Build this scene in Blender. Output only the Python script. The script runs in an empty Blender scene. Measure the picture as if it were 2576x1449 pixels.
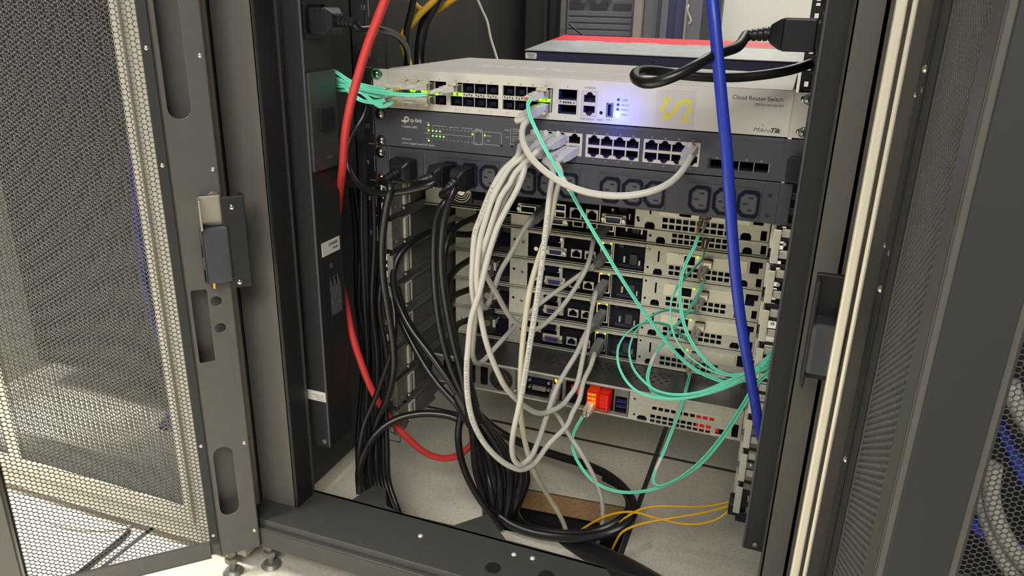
import bpy, math, random
import numpy as np
from mathutils import Vector, Matrix
from mathutils.geometry import tessellate_polygon
random.seed(7)
S = 0.001
sc = bpy.context.scene
COL = sc.collection
PI = math.pi
# ---------------------------------------------------------------- camera (metric solve, millimetres)
CW, CH, FPX = 2576, 1449, 1920.99
CX = Vector((229.66, -806.49, 72.74))
_a, _b, _c = 0.35555, -0.3486, 0.0243
_ca, _sa, _cb, _sb = math.cos(_a), math.sin(_a), math.cos(_b), math.sin(_b)
FW = Vector((_sb*_ca, _cb*_ca, -_sa)); R0 = Vector((_cb, -_sb, 0)); U0 = R0.cross(FW)
RT = R0*math.cos(_c) + U0*math.sin(_c); UP = -R0*math.sin(_c) + U0*math.cos(_c)
cam = bpy.data.cameras.new('camera'); co = bpy.data.objects.new('camera', cam); COL.objects.link(co)
cam.sensor_width = 36; cam.lens = FPX/CW*36; cam.clip_start = 0.01; cam.clip_end = 50
M = Matrix((RT, UP, -FW)).transposed().to_4x4(); M.translation = CX*S
co.matrix_world = M; sc.camera = co

def at(x, y, Y):
    """point of the place at distance plane Y that the photograph shows at pixel (x, y)"""
    d = RT*((x-CW/2)/FPX) - UP*((y-CH/2)/FPX) + FW
    return CX + d*((Y-CX.y)/d.y)
def atz(x, y, Z):
    d = RT*((x-CW/2)/FPX) - UP*((y-CH/2)/FPX) + FW
    return CX + d*((Z-CX.z)/d.z)

# ---------------------------------------------------------------- materials
def lin(c): return tuple(((v/255)/12.92 if v/255 <= .04045 else (((v/255)+.055)/1.055)**2.4) for v in c)
MATS = {}
def mat(name, rgb, rough=.5, metal=0., noise=0., nscale=60., bump=0., bscale=400., emit=None, es=0., coat=0., trans=0., alpha=1., spec=.5, stretch=None):
    m = bpy.data.materials.new(name); m.use_nodes = True; nt = m.node_tree
    b = nt.nodes['Principled BSDF']; c = lin(rgb)
    b.inputs['Base Color'].default_value = (*c, 1); b.inputs['Roughness'].default_value = rough
    b.inputs['Metallic'].default_value = metal; b.inputs['Coat Weight'].default_value = coat
    b.inputs['Specular IOR Level'].default_value = spec
    b.inputs['Transmission Weight'].default_value = trans; b.inputs['Alpha'].default_value = alpha
    tc = nt.nodes.new('ShaderNodeTexCoord'); src = tc.outputs['Object']
    if stretch:
        mp = nt.nodes.new('ShaderNodeMapping'); mp.inputs['Scale'].default_value = stretch
        nt.links.new(src, mp.inputs['Vector']); src = mp.outputs['Vector']
    if noise:
        n = nt.nodes.new('ShaderNodeTexNoise'); n.inputs['Scale'].default_value = nscale; n.inputs['Detail'].default_value = 4
        nt.links.new(src, n.inputs['Vector'])
        r = nt.nodes.new('ShaderNodeMapRange'); r.inputs['From Min'].default_value = .3; r.inputs['From Max'].default_value = .7
        r.inputs['To Min'].default_value = 1-noise; r.inputs['To Max'].default_value = 1+noise
        nt.links.new(n.outputs['Fac'], r.inputs['Value'])
        mx = nt.nodes.new('ShaderNodeVectorMath'); mx.operation = 'SCALE'; mx.inputs[0].default_value = c
        nt.links.new(r.outputs['Result'], mx.inputs['Scale']); nt.links.new(mx.outputs['Vector'], b.inputs['Base Color'])
    if bump:
        n2 = nt.nodes.new('ShaderNodeTexNoise'); n2.inputs['Scale'].default_value = bscale; n2.inputs['Detail'].default_value = 3
        nt.links.new(src, n2.inputs['Vector'])
        bp = nt.nodes.new('ShaderNodeBump'); bp.inputs['Strength'].default_value = bump; bp.inputs['Distance'].default_value = .0005
        nt.links.new(n2.outputs['Fac'], bp.inputs['Height']); nt.links.new(bp.outputs['Normal'], b.inputs['Normal'])
    if emit:
        b.inputs['Emission Color'].default_value = (*lin(emit), 1); b.inputs['Emission Strength'].default_value = es
    MATS[name] = m; return m

mat('white_paint', (202,198,189), .42, noise=.02, bump=.05, bscale=900)
mat('white_lid', (206,200,194), .38, noise=.03, bump=.05)
mat('charcoal_paint', (66,67,74), .5, noise=.05, bump=.1, bscale=900)
mat('black_paint', (62,62,68), .45, noise=.08, bump=.12, bscale=800)
mat('rack_black', (60,60,57), .38, noise=.06, bump=.1, bscale=700)
mat('rack_dark', (30,30,31), .5, noise=.08)
mat('rack_grey', (94,91,86), .5, noise=.04, bump=.08, bscale=700)
mat('door_grey', (84,82,78), .42, noise=.05, bump=.08, bscale=700)
mat('mesh_grey', (86,85,82), .38, .15, noise=.1)
mat('mesh_black', (52,52,54), .35, .3, noise=.1)
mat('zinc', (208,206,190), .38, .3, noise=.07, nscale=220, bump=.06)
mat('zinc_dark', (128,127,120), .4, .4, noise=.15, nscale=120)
mat('chrome', (215,212,200), .12, 1.)
mat('rod_lamp_sheen', (255,248,226), .35, .25, noise=.05, nscale=20, stretch=(60,60,1))  # pale cream base colour carries the lamp's reflection on the rods
mat('nickel', (205,200,185), .25, .8)
mat('black_plastic', (26,26,28), .4, bump=.1)
mat('socket_black', (20,21,38), .75, spec=.15)
mat('pdu_black', (34,34,34), .5, noise=.08, bump=.1)
mat('cavity', (22,23,36), .8)
mat('cavity_blue_lit', (52,54,104), .7)  # navy tint holds the blue indicator's light on the port walls
mat('dark_grey_plastic', (76,76,82), .5)
mat('cable_black', (22,22,23), .33, bump=.15, bscale=300, spec=.55)
mat('cable_white', (196,193,182), .42, noise=.03, nscale=40, bump=.15, bscale=250)
mat('cable_grey', (188,186,176), .45, noise=.03, bump=.12, bscale=250)
mat('cable_cream', (200,194,168), .42, noise=.03)
mat('cable_red', (204,58,58), .45, noise=.05, nscale=500, bump=.2, bscale=900)
mat('cable_blue', (38,58,168), .36, noise=.04, nscale=40)
mat('cable_yellow', (214,168,40), .42, noise=.05)
mat('aqua', (118,230,196), .4, noise=.04)
mat('plug_white', (196,193,186), .4)
mat('plug_grey', (128,128,126), .45)
mat('boot_grey', (172,168,156), .45)
mat('plug_clear', (214,214,214), .2, alpha=.85)
mat('beige', (196,188,160), .4)
mat('ochre', (190,150,60), .4)
mat('card_bracket', (224,219,200), .32, .45, noise=.05)
mat('ink_dark', (58,58,66), .6)
mat('ink_black', (22,22,26), .6)
mat('ink_white', (196,196,198), .6)
mat('ink_grey', (120,120,124), .6)
mat('sticker', (196,190,184), .3)
mat('label_white', (214,212,204), .5)
mat('logo_yellow', (214,206,60), .5)
mat('led_green', (120,255,30), .4, emit=(130,255,20), es=5)
mat('led_white_green', (200,255,200), .4, emit=(120,255,50), es=3)
mat('led_amber', (255,200,20), .4, emit=(255,190,10), es=5)
mat('led_blue', (60,110,255), .4, emit=(90,150,255), es=60)
mat('led_off', (48,58,110), .25)
mat('led_red', (255,60,20), .4, emit=(255,40,10), es=14)
mat('glow_red', (150,60,40), .3, .3, emit=(255,50,10), es=.6)
mat('glow_orange', (255,150,30), .3, emit=(255,150,20), es=2.6)
mat('glow_deep_red', (200,40,30), .3, emit=(230,20,12), es=.35)
mat('red_paint', (226,58,70), .4)
mat('galvanised', (200,202,200), .35, .45, noise=.12, nscale=50)
mat('navy_face', (40,42,70), .5)
mat('pcb_green', (14,52,24), .5)
mat('wood_core', (152,120,80), .8, noise=.25, nscale=300, bump=.3)
mat('plaster', (236,233,222), .7, noise=.02)
mat('far_grey', (112,111,122), .5, noise=.08, nscale=900)
mat('far_dark', (66,67,78), .5)
mat('far_blue', (66,72,104), .4)
mat('far_beige', (160,150,142), .5)
mat('gasket', (40,42,42), .6)
mat('vga_blue', (52,54,120), .5)
mat('port_metal', (206,200,192), .35, .25)
mat('gold', (200,170,90), .3, .8)
mat('cream_paint', (176,171,157), .5, noise=.04)
mat('pit', (26,25,24), .9)
# floor: speckled vinyl tile, dark joints
def floor_mat():
    m = mat('floor_tile', (188,182,166), .42); nt = m.node_tree; b = nt.nodes['Principled BSDF']
    tc = nt.nodes.new('ShaderNodeTexCoord')
    n = nt.nodes.new('ShaderNodeTexNoise'); n.inputs['Scale'].default_value = 260; n.inputs['Detail'].default_value = 5; n.inputs['Distortion'].default_value = 1.6
    nt.links.new(tc.outputs['Object'], n.inputs['Vector'])
    cr = nt.nodes.new('ShaderNodeValToRGB')
    cr.color_ramp.elements[0].position = .36; cr.color_ramp.elements[0].color = (*lin((186,179,163)), 1)
    cr.color_ramp.elements[1].position = .5; cr.color_ramp.elements[1].color = (*lin((206,200,184)), 1)
    nt.links.new(n.outputs['Fac'], cr.inputs['Fac']); nt.links.new(cr.outputs['Color'], b.inputs['Base Color'])
floor_mat()

# ---------------------------------------------------------------- mesh helper
class MB:
    def __init__(s, M=None): s.v = []; s.f = []; s.M = M
    def add(s, vs, fs):
        o = len(s.v)
        if s.M is not None: vs = [s.M @ Vector(v) for v in vs]
        s.v += [tuple(v) for v in vs]; s.f += [tuple(i+o for i in f) for f in fs]
    def box(s, x0, x1, y0, y1, z0, z1):
        s.add([(x0,y0,z0),(x1,y0,z0),(x1,y1,z0),(x0,y1,z0),(x0,y0,z1),(x1,y0,z1),(x1,y1,z1),(x0,y1,z1)],
              [(0,3,2,1),(4,5,6,7),(0,1,5,4),(1,2,6,5),(2,3,7,6),(3,0,4,7)]); return s
    def plate(s, outer, holes, y0, y1):
        """polygon with holes in XZ, from depth y0 (front) to y1"""
        loops = [outer]+list(holes)
        tris = tessellate_polygon([[Vector((a, b, 0)) for a, b in l] for l in loops])
        flat = [p for l in loops for p in l]; n = len(flat)
        vs = [(a, y0, b) for a, b in flat]+[(a, y1, b) for a, b in flat]
        fs = []
        for t in tris:
            A, B, C = (flat[i] for i in t)
            cr = (B[0]-A[0])*(C[1]-A[1])-(B[1]-A[1])*(C[0]-A[0])
            t = tuple(t) if cr > 0 else (t[0], t[2], t[1])
            fs.append(t); fs.append((t[0]+n, t[2]+n, t[1]+n))
        o = 0
        for li, l in enumerate(loops):
            k = len(l); ar = sum(l[i][0]*l[(i+1) % k][1]-l[(i+1) % k][0]*l[i][1] for i in range(k))
            fl = (ar > 0) != (li > 0)
            for i in range(k):
                a, b = o+i, o+(i+1) % k
                fs.append((b, a, a+n, b+n) if fl else (a, b, b+n, a+n))
            o += k
        s.add(vs, fs); return s
    def cyl(s, p, q, r, n=16, r2=None):
        p = Vector(p); q = Vector(q); r2 = r if r2 is None else r2
        d = (q-p).normalized(); a = d.orthogonal().normalized(); b = d.cross(a)
        vs = [p+(a*math.cos(2*PI*i/n)+b*math.sin(2*PI*i/n))*r for i in range(n)]+[q+(a*math.cos(2*PI*i/n)+b*math.sin(2*PI*i/n))*r2 for i in range(n)]
        s.add(vs, [(i, (i+1) % n, n+(i+1) % n, n+i) for i in range(n)]+[tuple(range(n-1, -1, -1)), tuple(range(n, 2*n))]); return s
    def dome(s, c, d, r, h, n=16, m=4):
        c = Vector(c); d = Vector(d).normalized(); a = d.orthogonal().normalized(); b = d.cross(a); vs = []; fs = []
        for j in range(m):
            t = j/m*PI/2
            vs += [c+d*h*math.sin(t)+(a*math.cos(2*PI*i/n)+b*math.sin(2*PI*i/n))*r*math.cos(t) for i in range(n)]
        vs.append(c+d*h)
        for j in range(m-1):
            fs += [(j*n+i, j*n+(i+1) % n, (j+1)*n+(i+1) % n, (j+1)*n+i) for i in range(n)]
        fs += [((m-1)*n+i, (m-1)*n+(i+1) % n, m*n) for i in range(n)]; fs.append(tuple(range(n-1, -1, -1)))
        s.add(vs, fs); return s
    def tube(s, pts, r, n=12, off=(0, 0), rr=None):
        """sweep; off shifts the section sideways (for twin cables)"""
        P = [Vector(p) for p in pts]; N = len(P); vs = []; fs = []
        T = [(P[min(i+1, N-1)]-P[max(i-1, 0)]).normalized() for i in range(N)]
        a = T[0].cross(Vector((0, 1, 0.2)));
        if a.length < .05: a = T[0].orthogonal()
        a.normalize()
        for i in range(N):
            a = (a-T[i]*a.dot(T[i])).normalized(); b = T[i].cross(a); c = P[i]+a*off[0]+b*off[1]
            R = r if rr is None else rr[i]
            vs += [c+(a*math.cos(2*PI*k/n)+b*math.sin(2*PI*k/n))*R for k in range(n)]
            if i: fs += [((i-1)*n+k, (i-1)*n+(k+1) % n, i*n+(k+1) % n, i*n+k) for k in range(n)]
        fs += [tuple(range(n-1, -1, -1)), tuple(range((N-1)*n, N*n))]
        s.add(vs, fs); return s
    def build(s, name, m, parent=None, bevel=0., smooth=0, seg=2):
        me = bpy.data.meshes.new(name)
        me.from_pydata([(v[0]*S, v[1]*S, v[2]*S) for v in s.v], [], s.f); me.update()
        me.materials.append(MATS[m] if isinstance(m, str) else m)
        if smooth:
            me.shade_smooth(); me.set_sharp_from_angle(angle=math.radians(smooth))
        o = bpy.data.objects.new(name, me); COL.objects.link(o)
        if parent is not None:
            o.parent = parent
            if parent.parent is None: o.matrix_parent_inverse = Matrix.Translation(-parent.location)
        if bevel:
            b = o.modifiers.new('bevel', 'BEVEL'); b.width = bevel*S; b.segments = seg; b.limit_method = 'ANGLE'; b.angle_limit = .6
        return o
def rect(x0, x1, z0, z1): return [(x0, z0), (x1, z0), (x1, z1), (x0, z1)]
def rrect(x0, x1, z0, z1, r, n=4):
    o = []
    for cx, cz, a0 in ((x1-r, z1-r, 0), (x0+r, z1-r, PI/2), (x0+r, z0+r, PI), (x1-r, z0+r, 1.5*PI)):
        o += [(cx+r*math.cos(a0+i*PI/2/n), cz+r*math.sin(a0+i*PI/2/n)) for i in range(n+1)]
    return o
def circ(x, z, r, n=14): return [(x+r*math.cos(2*PI*i/n), z+r*math.sin(2*PI*i/n)) for i in range(n)]
def tag(o, label, cat, group=None, kind=None):
    o['label'] = label; o['category'] = cat
    if group: o['group'] = group
    if kind: o['kind'] = kind
    return o
def thing(name, label, cat, loc=(0, 0, 0), group=None):
    o = bpy.data.objects.new(name, None); COL.objects.link(o); o.empty_display_size = .02
    o.location = (loc[0]*S, loc[1]*S, loc[2]*S)
    return tag(o, label, cat, group)
def struct(name, mb, m):
    o = mb.build(name, m); o['kind'] = 'structure'; return o
def copy_tree(o, loc=None, parent=None, label=None):
    c = o.copy(); COL.objects.link(c)
    if parent is not None: c.parent = parent
    if loc is not None: c.location = loc
    if label: c['label'] = label
    for ch in [x for x in COL.objects if x.parent == o]: copy_tree(ch, parent=c)
    return c
def spline(pts, step=6.):
    P = [Vector(p) for p in pts]; out = []
    Q = [P[0]*2-P[1]]+P+[P[-1]*2-P[-2]]
    for i in range(1, len(Q)-2):
        a, b, c, d = Q[i-1], Q[i], Q[i+1], Q[i+2]; n = max(2, int((c-b).length/step))
        # centripetal-ish catmull rom
        for k in range(n):
            t = k/n
            out.append(.5*((2*b)+(c-a)*t+(2*a-5*b+4*c-d)*t*t+(3*b-a-3*c+d)*t**3))
    out.append(P[-1]); return out
def px(pts): return [at(*p) for p in pts]
_tc = {}
def glyphs(txt, size, bold=0., shear=0., align='LEFT', space=1.):
    """flat text as triangles in mm"""
    key = (txt, size, bold, shear, align, space)
    if key not in _tc:
        cu = bpy.data.curves.new('t', 'FONT'); cu.body = txt; cu.size = size; cu.offset = bold; cu.shear = shear; cu.align_x = align; cu.resolution_u = 2; cu.space_character = space
        ob = bpy.data.objects.new('t', cu); COL.objects.link(ob)
        dg = bpy.context.evaluated_depsgraph_get(); me = ob.evaluated_get(dg).to_mesh()
        _tc[key] = ([(v.co.x, v.co.y) for v in me.vertices], [tuple(p.vertices) for p in me.polygons])
        ob.evaluated_get(dg).to_mesh_clear(); bpy.data.objects.remove(ob); bpy.data.curves.remove(cu)
    return _tc[key]
def text(mb, txt, x, z, size, y=-.12, bold=0., shear=0., align='LEFT', rot=0., sx=1.):
    vs, fs = glyphs(txt, size, bold, shear, align); c, s_ = math.cos(rot), math.sin(rot)
    mb.add([(x+(a*sx*c-b*s_), y, z+(a*sx*s_+b*c)) for a, b in vs], fs)
def cable_text(mb, path, t0, txt, size, r, side, flip=False):
    vs, fs = glyphs(txt, size, .02, 0, 'LEFT', 1.5); L = [0.]
    for i in range(1, len(path)): L.append(L[-1]+(path[i]-path[i-1]).length)
    def fr(u):
        u = max(0, min(L[-1]-.01, u)); i = max(k for k in range(len(L)) if L[k] <= u); i = min(i, len(path)-2)
        t = (path[i+1]-path[i]).normalized(); return path[i]+t*(u-L[i]), t
    out = []; sd = Vector(side)
    for a, b in vs:
        u = t0+(-a if flip else a); p, t = fr(u); n = (sd-t*sd.dot(t)).normalized(); bb = t.cross(n)*(-1 if not flip else 1)
        th = (b-size*.35)/r; out.append(p+(n*math.cos(th)+bb*math.sin(th))*(r+.08))
    mb.add(out, fs)
def orient(o, d, up=(0, 0, 1)):
    """matrix taking local -Y (outward) to direction d"""
    y = -Vector(d).normalized(); z = Vector(up); z = (z-y*z.dot(y)).normalized(); x = y.cross(z)
    m = Matrix((x, y, z)).transposed().to_4x4(); m.translation = Vector(o); return m

def each(fn, items, name, m, parent, **k):
    """one mesh per item"""
    for it in items:
        q = MB(k.get('M')); fn(q, *it); q.build(name, m, parent, bevel=k.get('bevel', 0), smooth=k.get('smooth', 0))
# ================================================================= SETTING
FZ = -600
f = MB(); hole = [(-84, 2), (88, 14), (88, 118), (-84, 104)]
J = 3.7
def slab4(mb, r, hl, z0, z1):
    # rectangle r with an optional four sided hole, four trapezoids round it
    o = [(r[0], r[2]), (r[1], r[2]), (r[1], r[3]), (r[0], r[3])]
    parts = [[o[k], o[(k+1) % 4], hl[(k+1) % 4], hl[k]] for k in range(4)] if hl else [o]
    for p in parts: mb.add([(a, b, z1) for a, b in p]+[(a, b, z0) for a, b in p], [(0, 1, 2, 3), (7, 6, 5, 4)]+[(k, k+4, (k+1) % 4+4, (k+1) % 4) for k in range(4)])
def tile(x0, x1, y0, y1, hl=None): slab4(f, (x0+J, x1-J, y0+J, y1-J), hl, FZ-1.6, FZ)
for i in range(-4, 4):
    for j in range(-4, 5):
        x0 = 92+600*i; y0 = 269+600*j
        tile(x0, x0+600, y0, y0+600, hole if (i, j) == (-1, -1) else None)
struct('floor', f, 'floor_tile')
jm = MB(); slab4(jm, (-2320, 2420, -2140, 3260), hole, FZ-3, FZ-.5)
struct('trim_1', jm, 'gasket')
pit = MB(); pit.box(-130, 130, -30, 150, FZ-250, FZ-240); pit.box(-130, -120, -30, 150, FZ-240, FZ-33); pit.box(120, 130, -30, 150, FZ-240, FZ-33); pit.box(-120, 120, -30, -20, FZ-240, FZ-33); pit.box(-120, 120, 140, 150, FZ-240, FZ-33)
struct('trim_2', pit, 'pit')
wcm = MB(); wcm.add([(-84,104,FZ-.5),(88,118,FZ-.5),(88,118,FZ-36),(-84,104,FZ-36),(-84,110,FZ-.5),(88,124,FZ-.5),(88,124,FZ-36),(-84,110,FZ-36)],
        [(0,3,2,1),(4,5,6,7),(0,1,5,4),(3,7,6,2),(1,2,6,5),(0,4,7,3)])
struct('trim_3', wcm, 'wood_core')
struct('wall_back', MB().box(-2400, 2600, 2700, 2760, FZ, 2100), 'plaster')

# ================================================================= CABINETS
HEX = {}
def hexpanel(key, ncol, nrow, p=5.1, r=2.32, th=1.0):
    """perforated sheet in the XZ plane, x from 0, z from 0"""
    if key in HEX: return HEX[key]
    cs = p*math.sqrt(3)/2; V = []; F = []
    hx = [(p/math.sqrt(3)*math.cos(a*PI/3), p/math.sqrt(3)*math.sin(a*PI/3)) for a in range(6)]
    outer = []
    for i in range(6):
        a, b = hx[i], hx[(i+1) % 6]; outer += [a, ((a[0]+b[0])/2, (a[1]+b[1])/2)]
    inner = [(r*math.cos(i*PI/6), r*math.sin(i*PI/6)) for i in range(12)]
    base = np.array([(a, 0, b) for a, b in outer]+[(a, 0, b) for a, b in inner]+[(a, th, b) for a, b in inner]+[(a, th, b) for a, b in outer])
    fb = []
    for i in range(12):
        j = (i+1) % 12
        fb += [(i, j, 12+j, 12+i), (12+i, 12+j, 24+j, 24+i), (24+i, 24+j, 36+j, 36+i)]
    fb = np.array(fb)
    for c in range(ncol):
        for q in range(nrow):
            V.append(base+np.array([cs*(c+.66), 0, p*(q+.5+(c % 2)*.5)])); F.append(fb+48*len(F))
    V = (np.concatenate(V)*S).astype(np.float32); F = np.concatenate(F).astype(np.int32)
    me = bpy.data.meshes.new('perforated_panel'); me.vertices.add(len(V)); me.vertices.foreach_set('co', V.ravel())
    me.loops.add(F.size); me.loops.foreach_set('vertex_index', F.ravel()); me.polygons.add(len(F))
    me.polygons.foreach_set('loop_start', np.arange(0, F.size, 4, dtype=np.int32)); me.update(calc_edges=True)
    HEX[key] = me; return me
NR = 134
def door_leaf(parent, M, name='door', mirror=1, TK=24, L=300, S2=56, m='door_grey', meshm='mesh_grey', slots=True, rods=False):
    """leaf in local XZ plane, x from hinge edge 0 to 300 (mirror flips), inner face towards local -Y"""
    X = lambda a: a*mirror
    T, Bm, ST = 1400, -555, 56
    d = MB(M)
    def R(x0, x1, z0, z1, hs=[], y0=0, y1=2):
        o = [(X(a), b) for a, b in rect(x0, x1, z0, z1)]; d.plate(o if mirror > 0 else o[::-1], [[(X(a), b) for a, b in h][::mirror] for h in hs], y0, y1)
    hs = [rrect(19, 40, -39, 190, 10), rrect(19, 40, -500, -408, 10)] if slots else []
    hs = [[(a, b) for a, b in h] for h in hs]
    if slots: hs += [circ(17, -231, 5.6), circ(16, -262, 5.6), rrect(25, 41, -300, -216, 2)]
    R(0, ST-10, Bm, T, hs)
    R(ST-12, ST, Bm, T, [], 6, 8); R(L-S2, L, Bm, T); R(ST, L-S2, Bm, -535, [], 0, 2)
    for x0, x1, y0, y1 in ((0, 2, 0, 24), (ST-12, ST-10, 0, 8), (L-2, L, 0, TK), (L-S2, L-S2+2, 0, 12), (0, ST, 22, 24), (L-S2, L, TK-2, TK)):
        a, b = sorted((X(x0), X(x1))); d.box(a, b, y0, y1, Bm, T)
    a, b = sorted((X(ST), X(L-S2))); d.box(a, b, 0, 24, Bm, Bm+2); d.box(a, b, 2, 8, -537, -535)
    dr = d.build(name, m, parent, bevel=.6)
    MB(M).box(46.5, 55.5, -.8, 0, Bm+20, T).build('seal_shade_strip', 'gasket', dr, bevel=.3)
    if TK > 30: MB(M).box(L, L+1.5, 4, TK-4, Bm+4, T).build('seal_shade_strip', 'gasket', dr, bevel=.6)  # dark strip added; shade on the free edge is put into its colour
    me = hexpanel('leaf', 42, NR)
    if not me.materials: me.materials.append(MATS[meshm])
    for lift in (0, 683.4, 1250):
        po = bpy.data.objects.new('perforated_panel', me); COL.objects.link(po); po.parent = dr
        po.matrix_local = Matrix(((M[0][0],M[0][1],M[0][2],M[0][3]*S),(M[1][0],M[1][1],M[1][2],M[1][3]*S),(M[2][0],M[2][1],M[2][2],M[2][3]*S),(0,0,0,1))) @ Matrix.Translation((X(ST-1.5)*S if mirror > 0 else (X(ST-1.5)-186)*S, (7+(.4 if lift > 700 else 0))*S, (-536+lift)*S))
    each(lambda q, x, z: q.dome((X(x), 0, z), (0, -1, 0), 2.6, 1.6, 10, 3), [(x, z+(7 if x > 9 else 0)) for z in (-530, -408, -90, 20) for x in (5, 51)], 'door_screw', 'nickel', dr, M=M, smooth=40)
    return dr
def hinge(parent, M, mirror=1):
    h = MB(M); X = lambda a, b: tuple(sorted((a*mirror, b*mirror)))
    for (x0, x1, y0, y1, z0, z1) in ((-20, 3, -13, -9, -214, -116), (-20, -16, -9, 6, -214, -116)): h.box(*X(x0, x1), y0, y1, z0, z1)
    o = h.build('hinge', 'rack_dark', parent, bevel=1)
    p = MB(M); p.box(*X(-2, 26), -16, -10, -206, -146); p.box(*X(20, 26), -16, -4, -206, -146); p.build('hinge_plate', 'black_paint', o, bevel=2.5, seg=3)
    q = MB(M); q.box(*X(22, 24), -22, -2, -147, -116); q.box(*X(2, 24), -4, -2, -147, -116); q.build('strike_plate', 'nickel', o, bevel=.5)
    s = MB(M); s.cyl((17*mirror, -12, -206), (17*mirror, -12, -212), 1.8, 10); s.build('hinge_pin', 'gold', o)
    each(lambda q, z: q.dome((-8*mirror, -13, z), (0, -1, 0), 3.2, 2, 12, 3), [(-127,), (-208,)], 'hinge_screw', 'chrome', o, M=M, smooth=40)
    each(lambda q, z: (q.cyl((8*mirror, 0, z), (8*mirror, -1, z), 5.6, 20), q.cyl((8*mirror, -1, z), (8*mirror, -1.6, z), 2.4, 8)), [(-118,), (-147,)], 'countersunk_screw', 'zinc_dark', o, M=M, bevel=.4)

cab = thing('server_cabinet', 'open dark grey equipment cabinet with both perforated door leaves swung wide, racks of equipment inside', 'cabinet', (0, 0, FZ))
# corner posts (rear): face plane Y=-150
def post(x0, x1, sgn):
    p = MB(); p.box(x0, x1, -150, -147, -580, 1500)
    ex = x0 if sgn > 0 else x1
    a, b = sorted((ex, ex+3*sgn)); p.box(a, b, -150, -110, -555, 1500)
    return p.build('corner_post', 'rack_grey', cab, bevel=.8)
post(-340, -287, -1); post(257, 340, 1)
for x0, x1 in ((-342, -338), (338, 342)):
    MB().box(x0, x1, -150, 860, -570, 1500).build('side_panel', 'rack_dark', cab)
for x0, x1 in ((-287, -284), (278, 281)):
    MB().box(x0, x1, -150, -120, -540, 1500).build('post_return', 'rack_dark', cab)
MB().box(-342, 342, -150, 860, 1500, 1506).build('roof_panel', 'rack_black', cab)
# front (far) frame
for x0, x1 in ((-342, -262), (262, 342)):
    MB().box(x0, x1, 800, 860, -570, 1500).build('corner_post', 'rack_black', cab, bevel=1)
# sill: top plate with angled cut outs, stepped front
sill = MB(Matrix(((1,0,0,0),(0,0,1,0),(0,-1,0,-520),(0,0,0,1))))
outl = [(-335, -183), (335, -183), (335, -136), (280, -100), (130, -150), (96, -110), (14, -109), (-24, -109), (-62, -72), (-92, -108), (-168, -111), (-186, -104), (-205, -72), (-222, -72), (-232, -110), (-335, -111)]
sill.plate(outl, [], 0, 3)
so = sill.build('base_frame', 'rack_black', cab, bevel=.6)
b = MB(); b.box(-338, 338, -185, -183, -530, -520); b.box(-338, 338, -190, -188, -557, -532); b.box(-338, 338, -190, -183, -532, -530); b.box(-338, 338, -186, -150, -559, -557)
b.build('sill_front', 'rack_black', so, bevel=.8)
b = MB(); b.box(-338, 338, -114, -111, -545, -520); b.build('sill_lip', 'rack_dark', so)
each(lambda q, x, y: q.dome((x, y, -520), (0, 0, 1), 3.2, 2, 12, 3), ((-120, -141), (16, -128), (-6, -130), (196, -120)), 'sill_bolt', 'zinc', so, smooth=40)
each(lambda q, x, y: q.cyl((x, y, -520), (x, y, -519), 9, 24), ((40, -150), (-20, -160)), 'blanking_plug', 'black_plastic', so, bevel=.4)
# feet
for x, y in ((-352, -200), (-316, -172), (300, -170), (-300, 780), (300, 780)):
    q = MB(); q.cyl((x, y, -598), (x, y, -560), 4, 12); q.cyl((x, y, -584), (x, y, -577), 8.5, 6); q.cyl((x, y, -572), (x, y, -566), 8.5, 6); q.cyl((x, y, -600), (x, y, -595), 13, 24, 9)
    q.build('levelling_foot', 'zinc_dark', cab, bevel=.4)
# mounting rails
def rail(x0, x1, y, back, sg):
    r = MB(); hs = []
    xc = -234.5 if x0 < 0 else 234.5
    if abs(y) > 10: xc = (-232.5 if x0 < 0 else 232.5)
    for k in range(-11, 11):
        for dz in (6.35, 22.2, 38.1):
            if -490 < -k*-44.45-dz < 490: hs.append(rect(xc-4.6, xc+4.6, -k*-44.45-dz-4.6, -k*-44.45-dz+4.6))
    r.plate(rect(x0, x1, -500, 500), hs, y, y+2)
    a, b = sorted((x0 if sg > 0 else x1, (x0 if sg > 0 else x1)+2*sg)); 
    if sg > 0: a, b = x0, x0+2
    else: a, b = x1-2, x1
    r.box(a, b, min(y, y+back), max(y, y+back), -500, 500)
    return r.build('mounting_rail', 'rack_dark', cab)
rail(-272, -224, 3, 40, 1); rail(226, 272, 3, 40, -1)
rail(-262, -224, 720, -30, 1); rail(224, 262, 720, -30, -1)
lab = MB()
for k, n in ((-2, '13'), (-1, '12'), (0, '11'), (1, '10'), (2, '9'), (3, '8'), (4, '7')):
    text(lab, n, -257, -k*44.45-26, 8, y=2.8, sx=.8); lab.box(-246.5, -245.9, 2.7, 2.9, -k*44.45-33, -k*44.45-14); lab.box(-254, -245, 2.7, 2.9, -k*44.45-.3, -k*44.45+.3)
lab.build('unit_number', 'ink_grey', cab)
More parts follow.
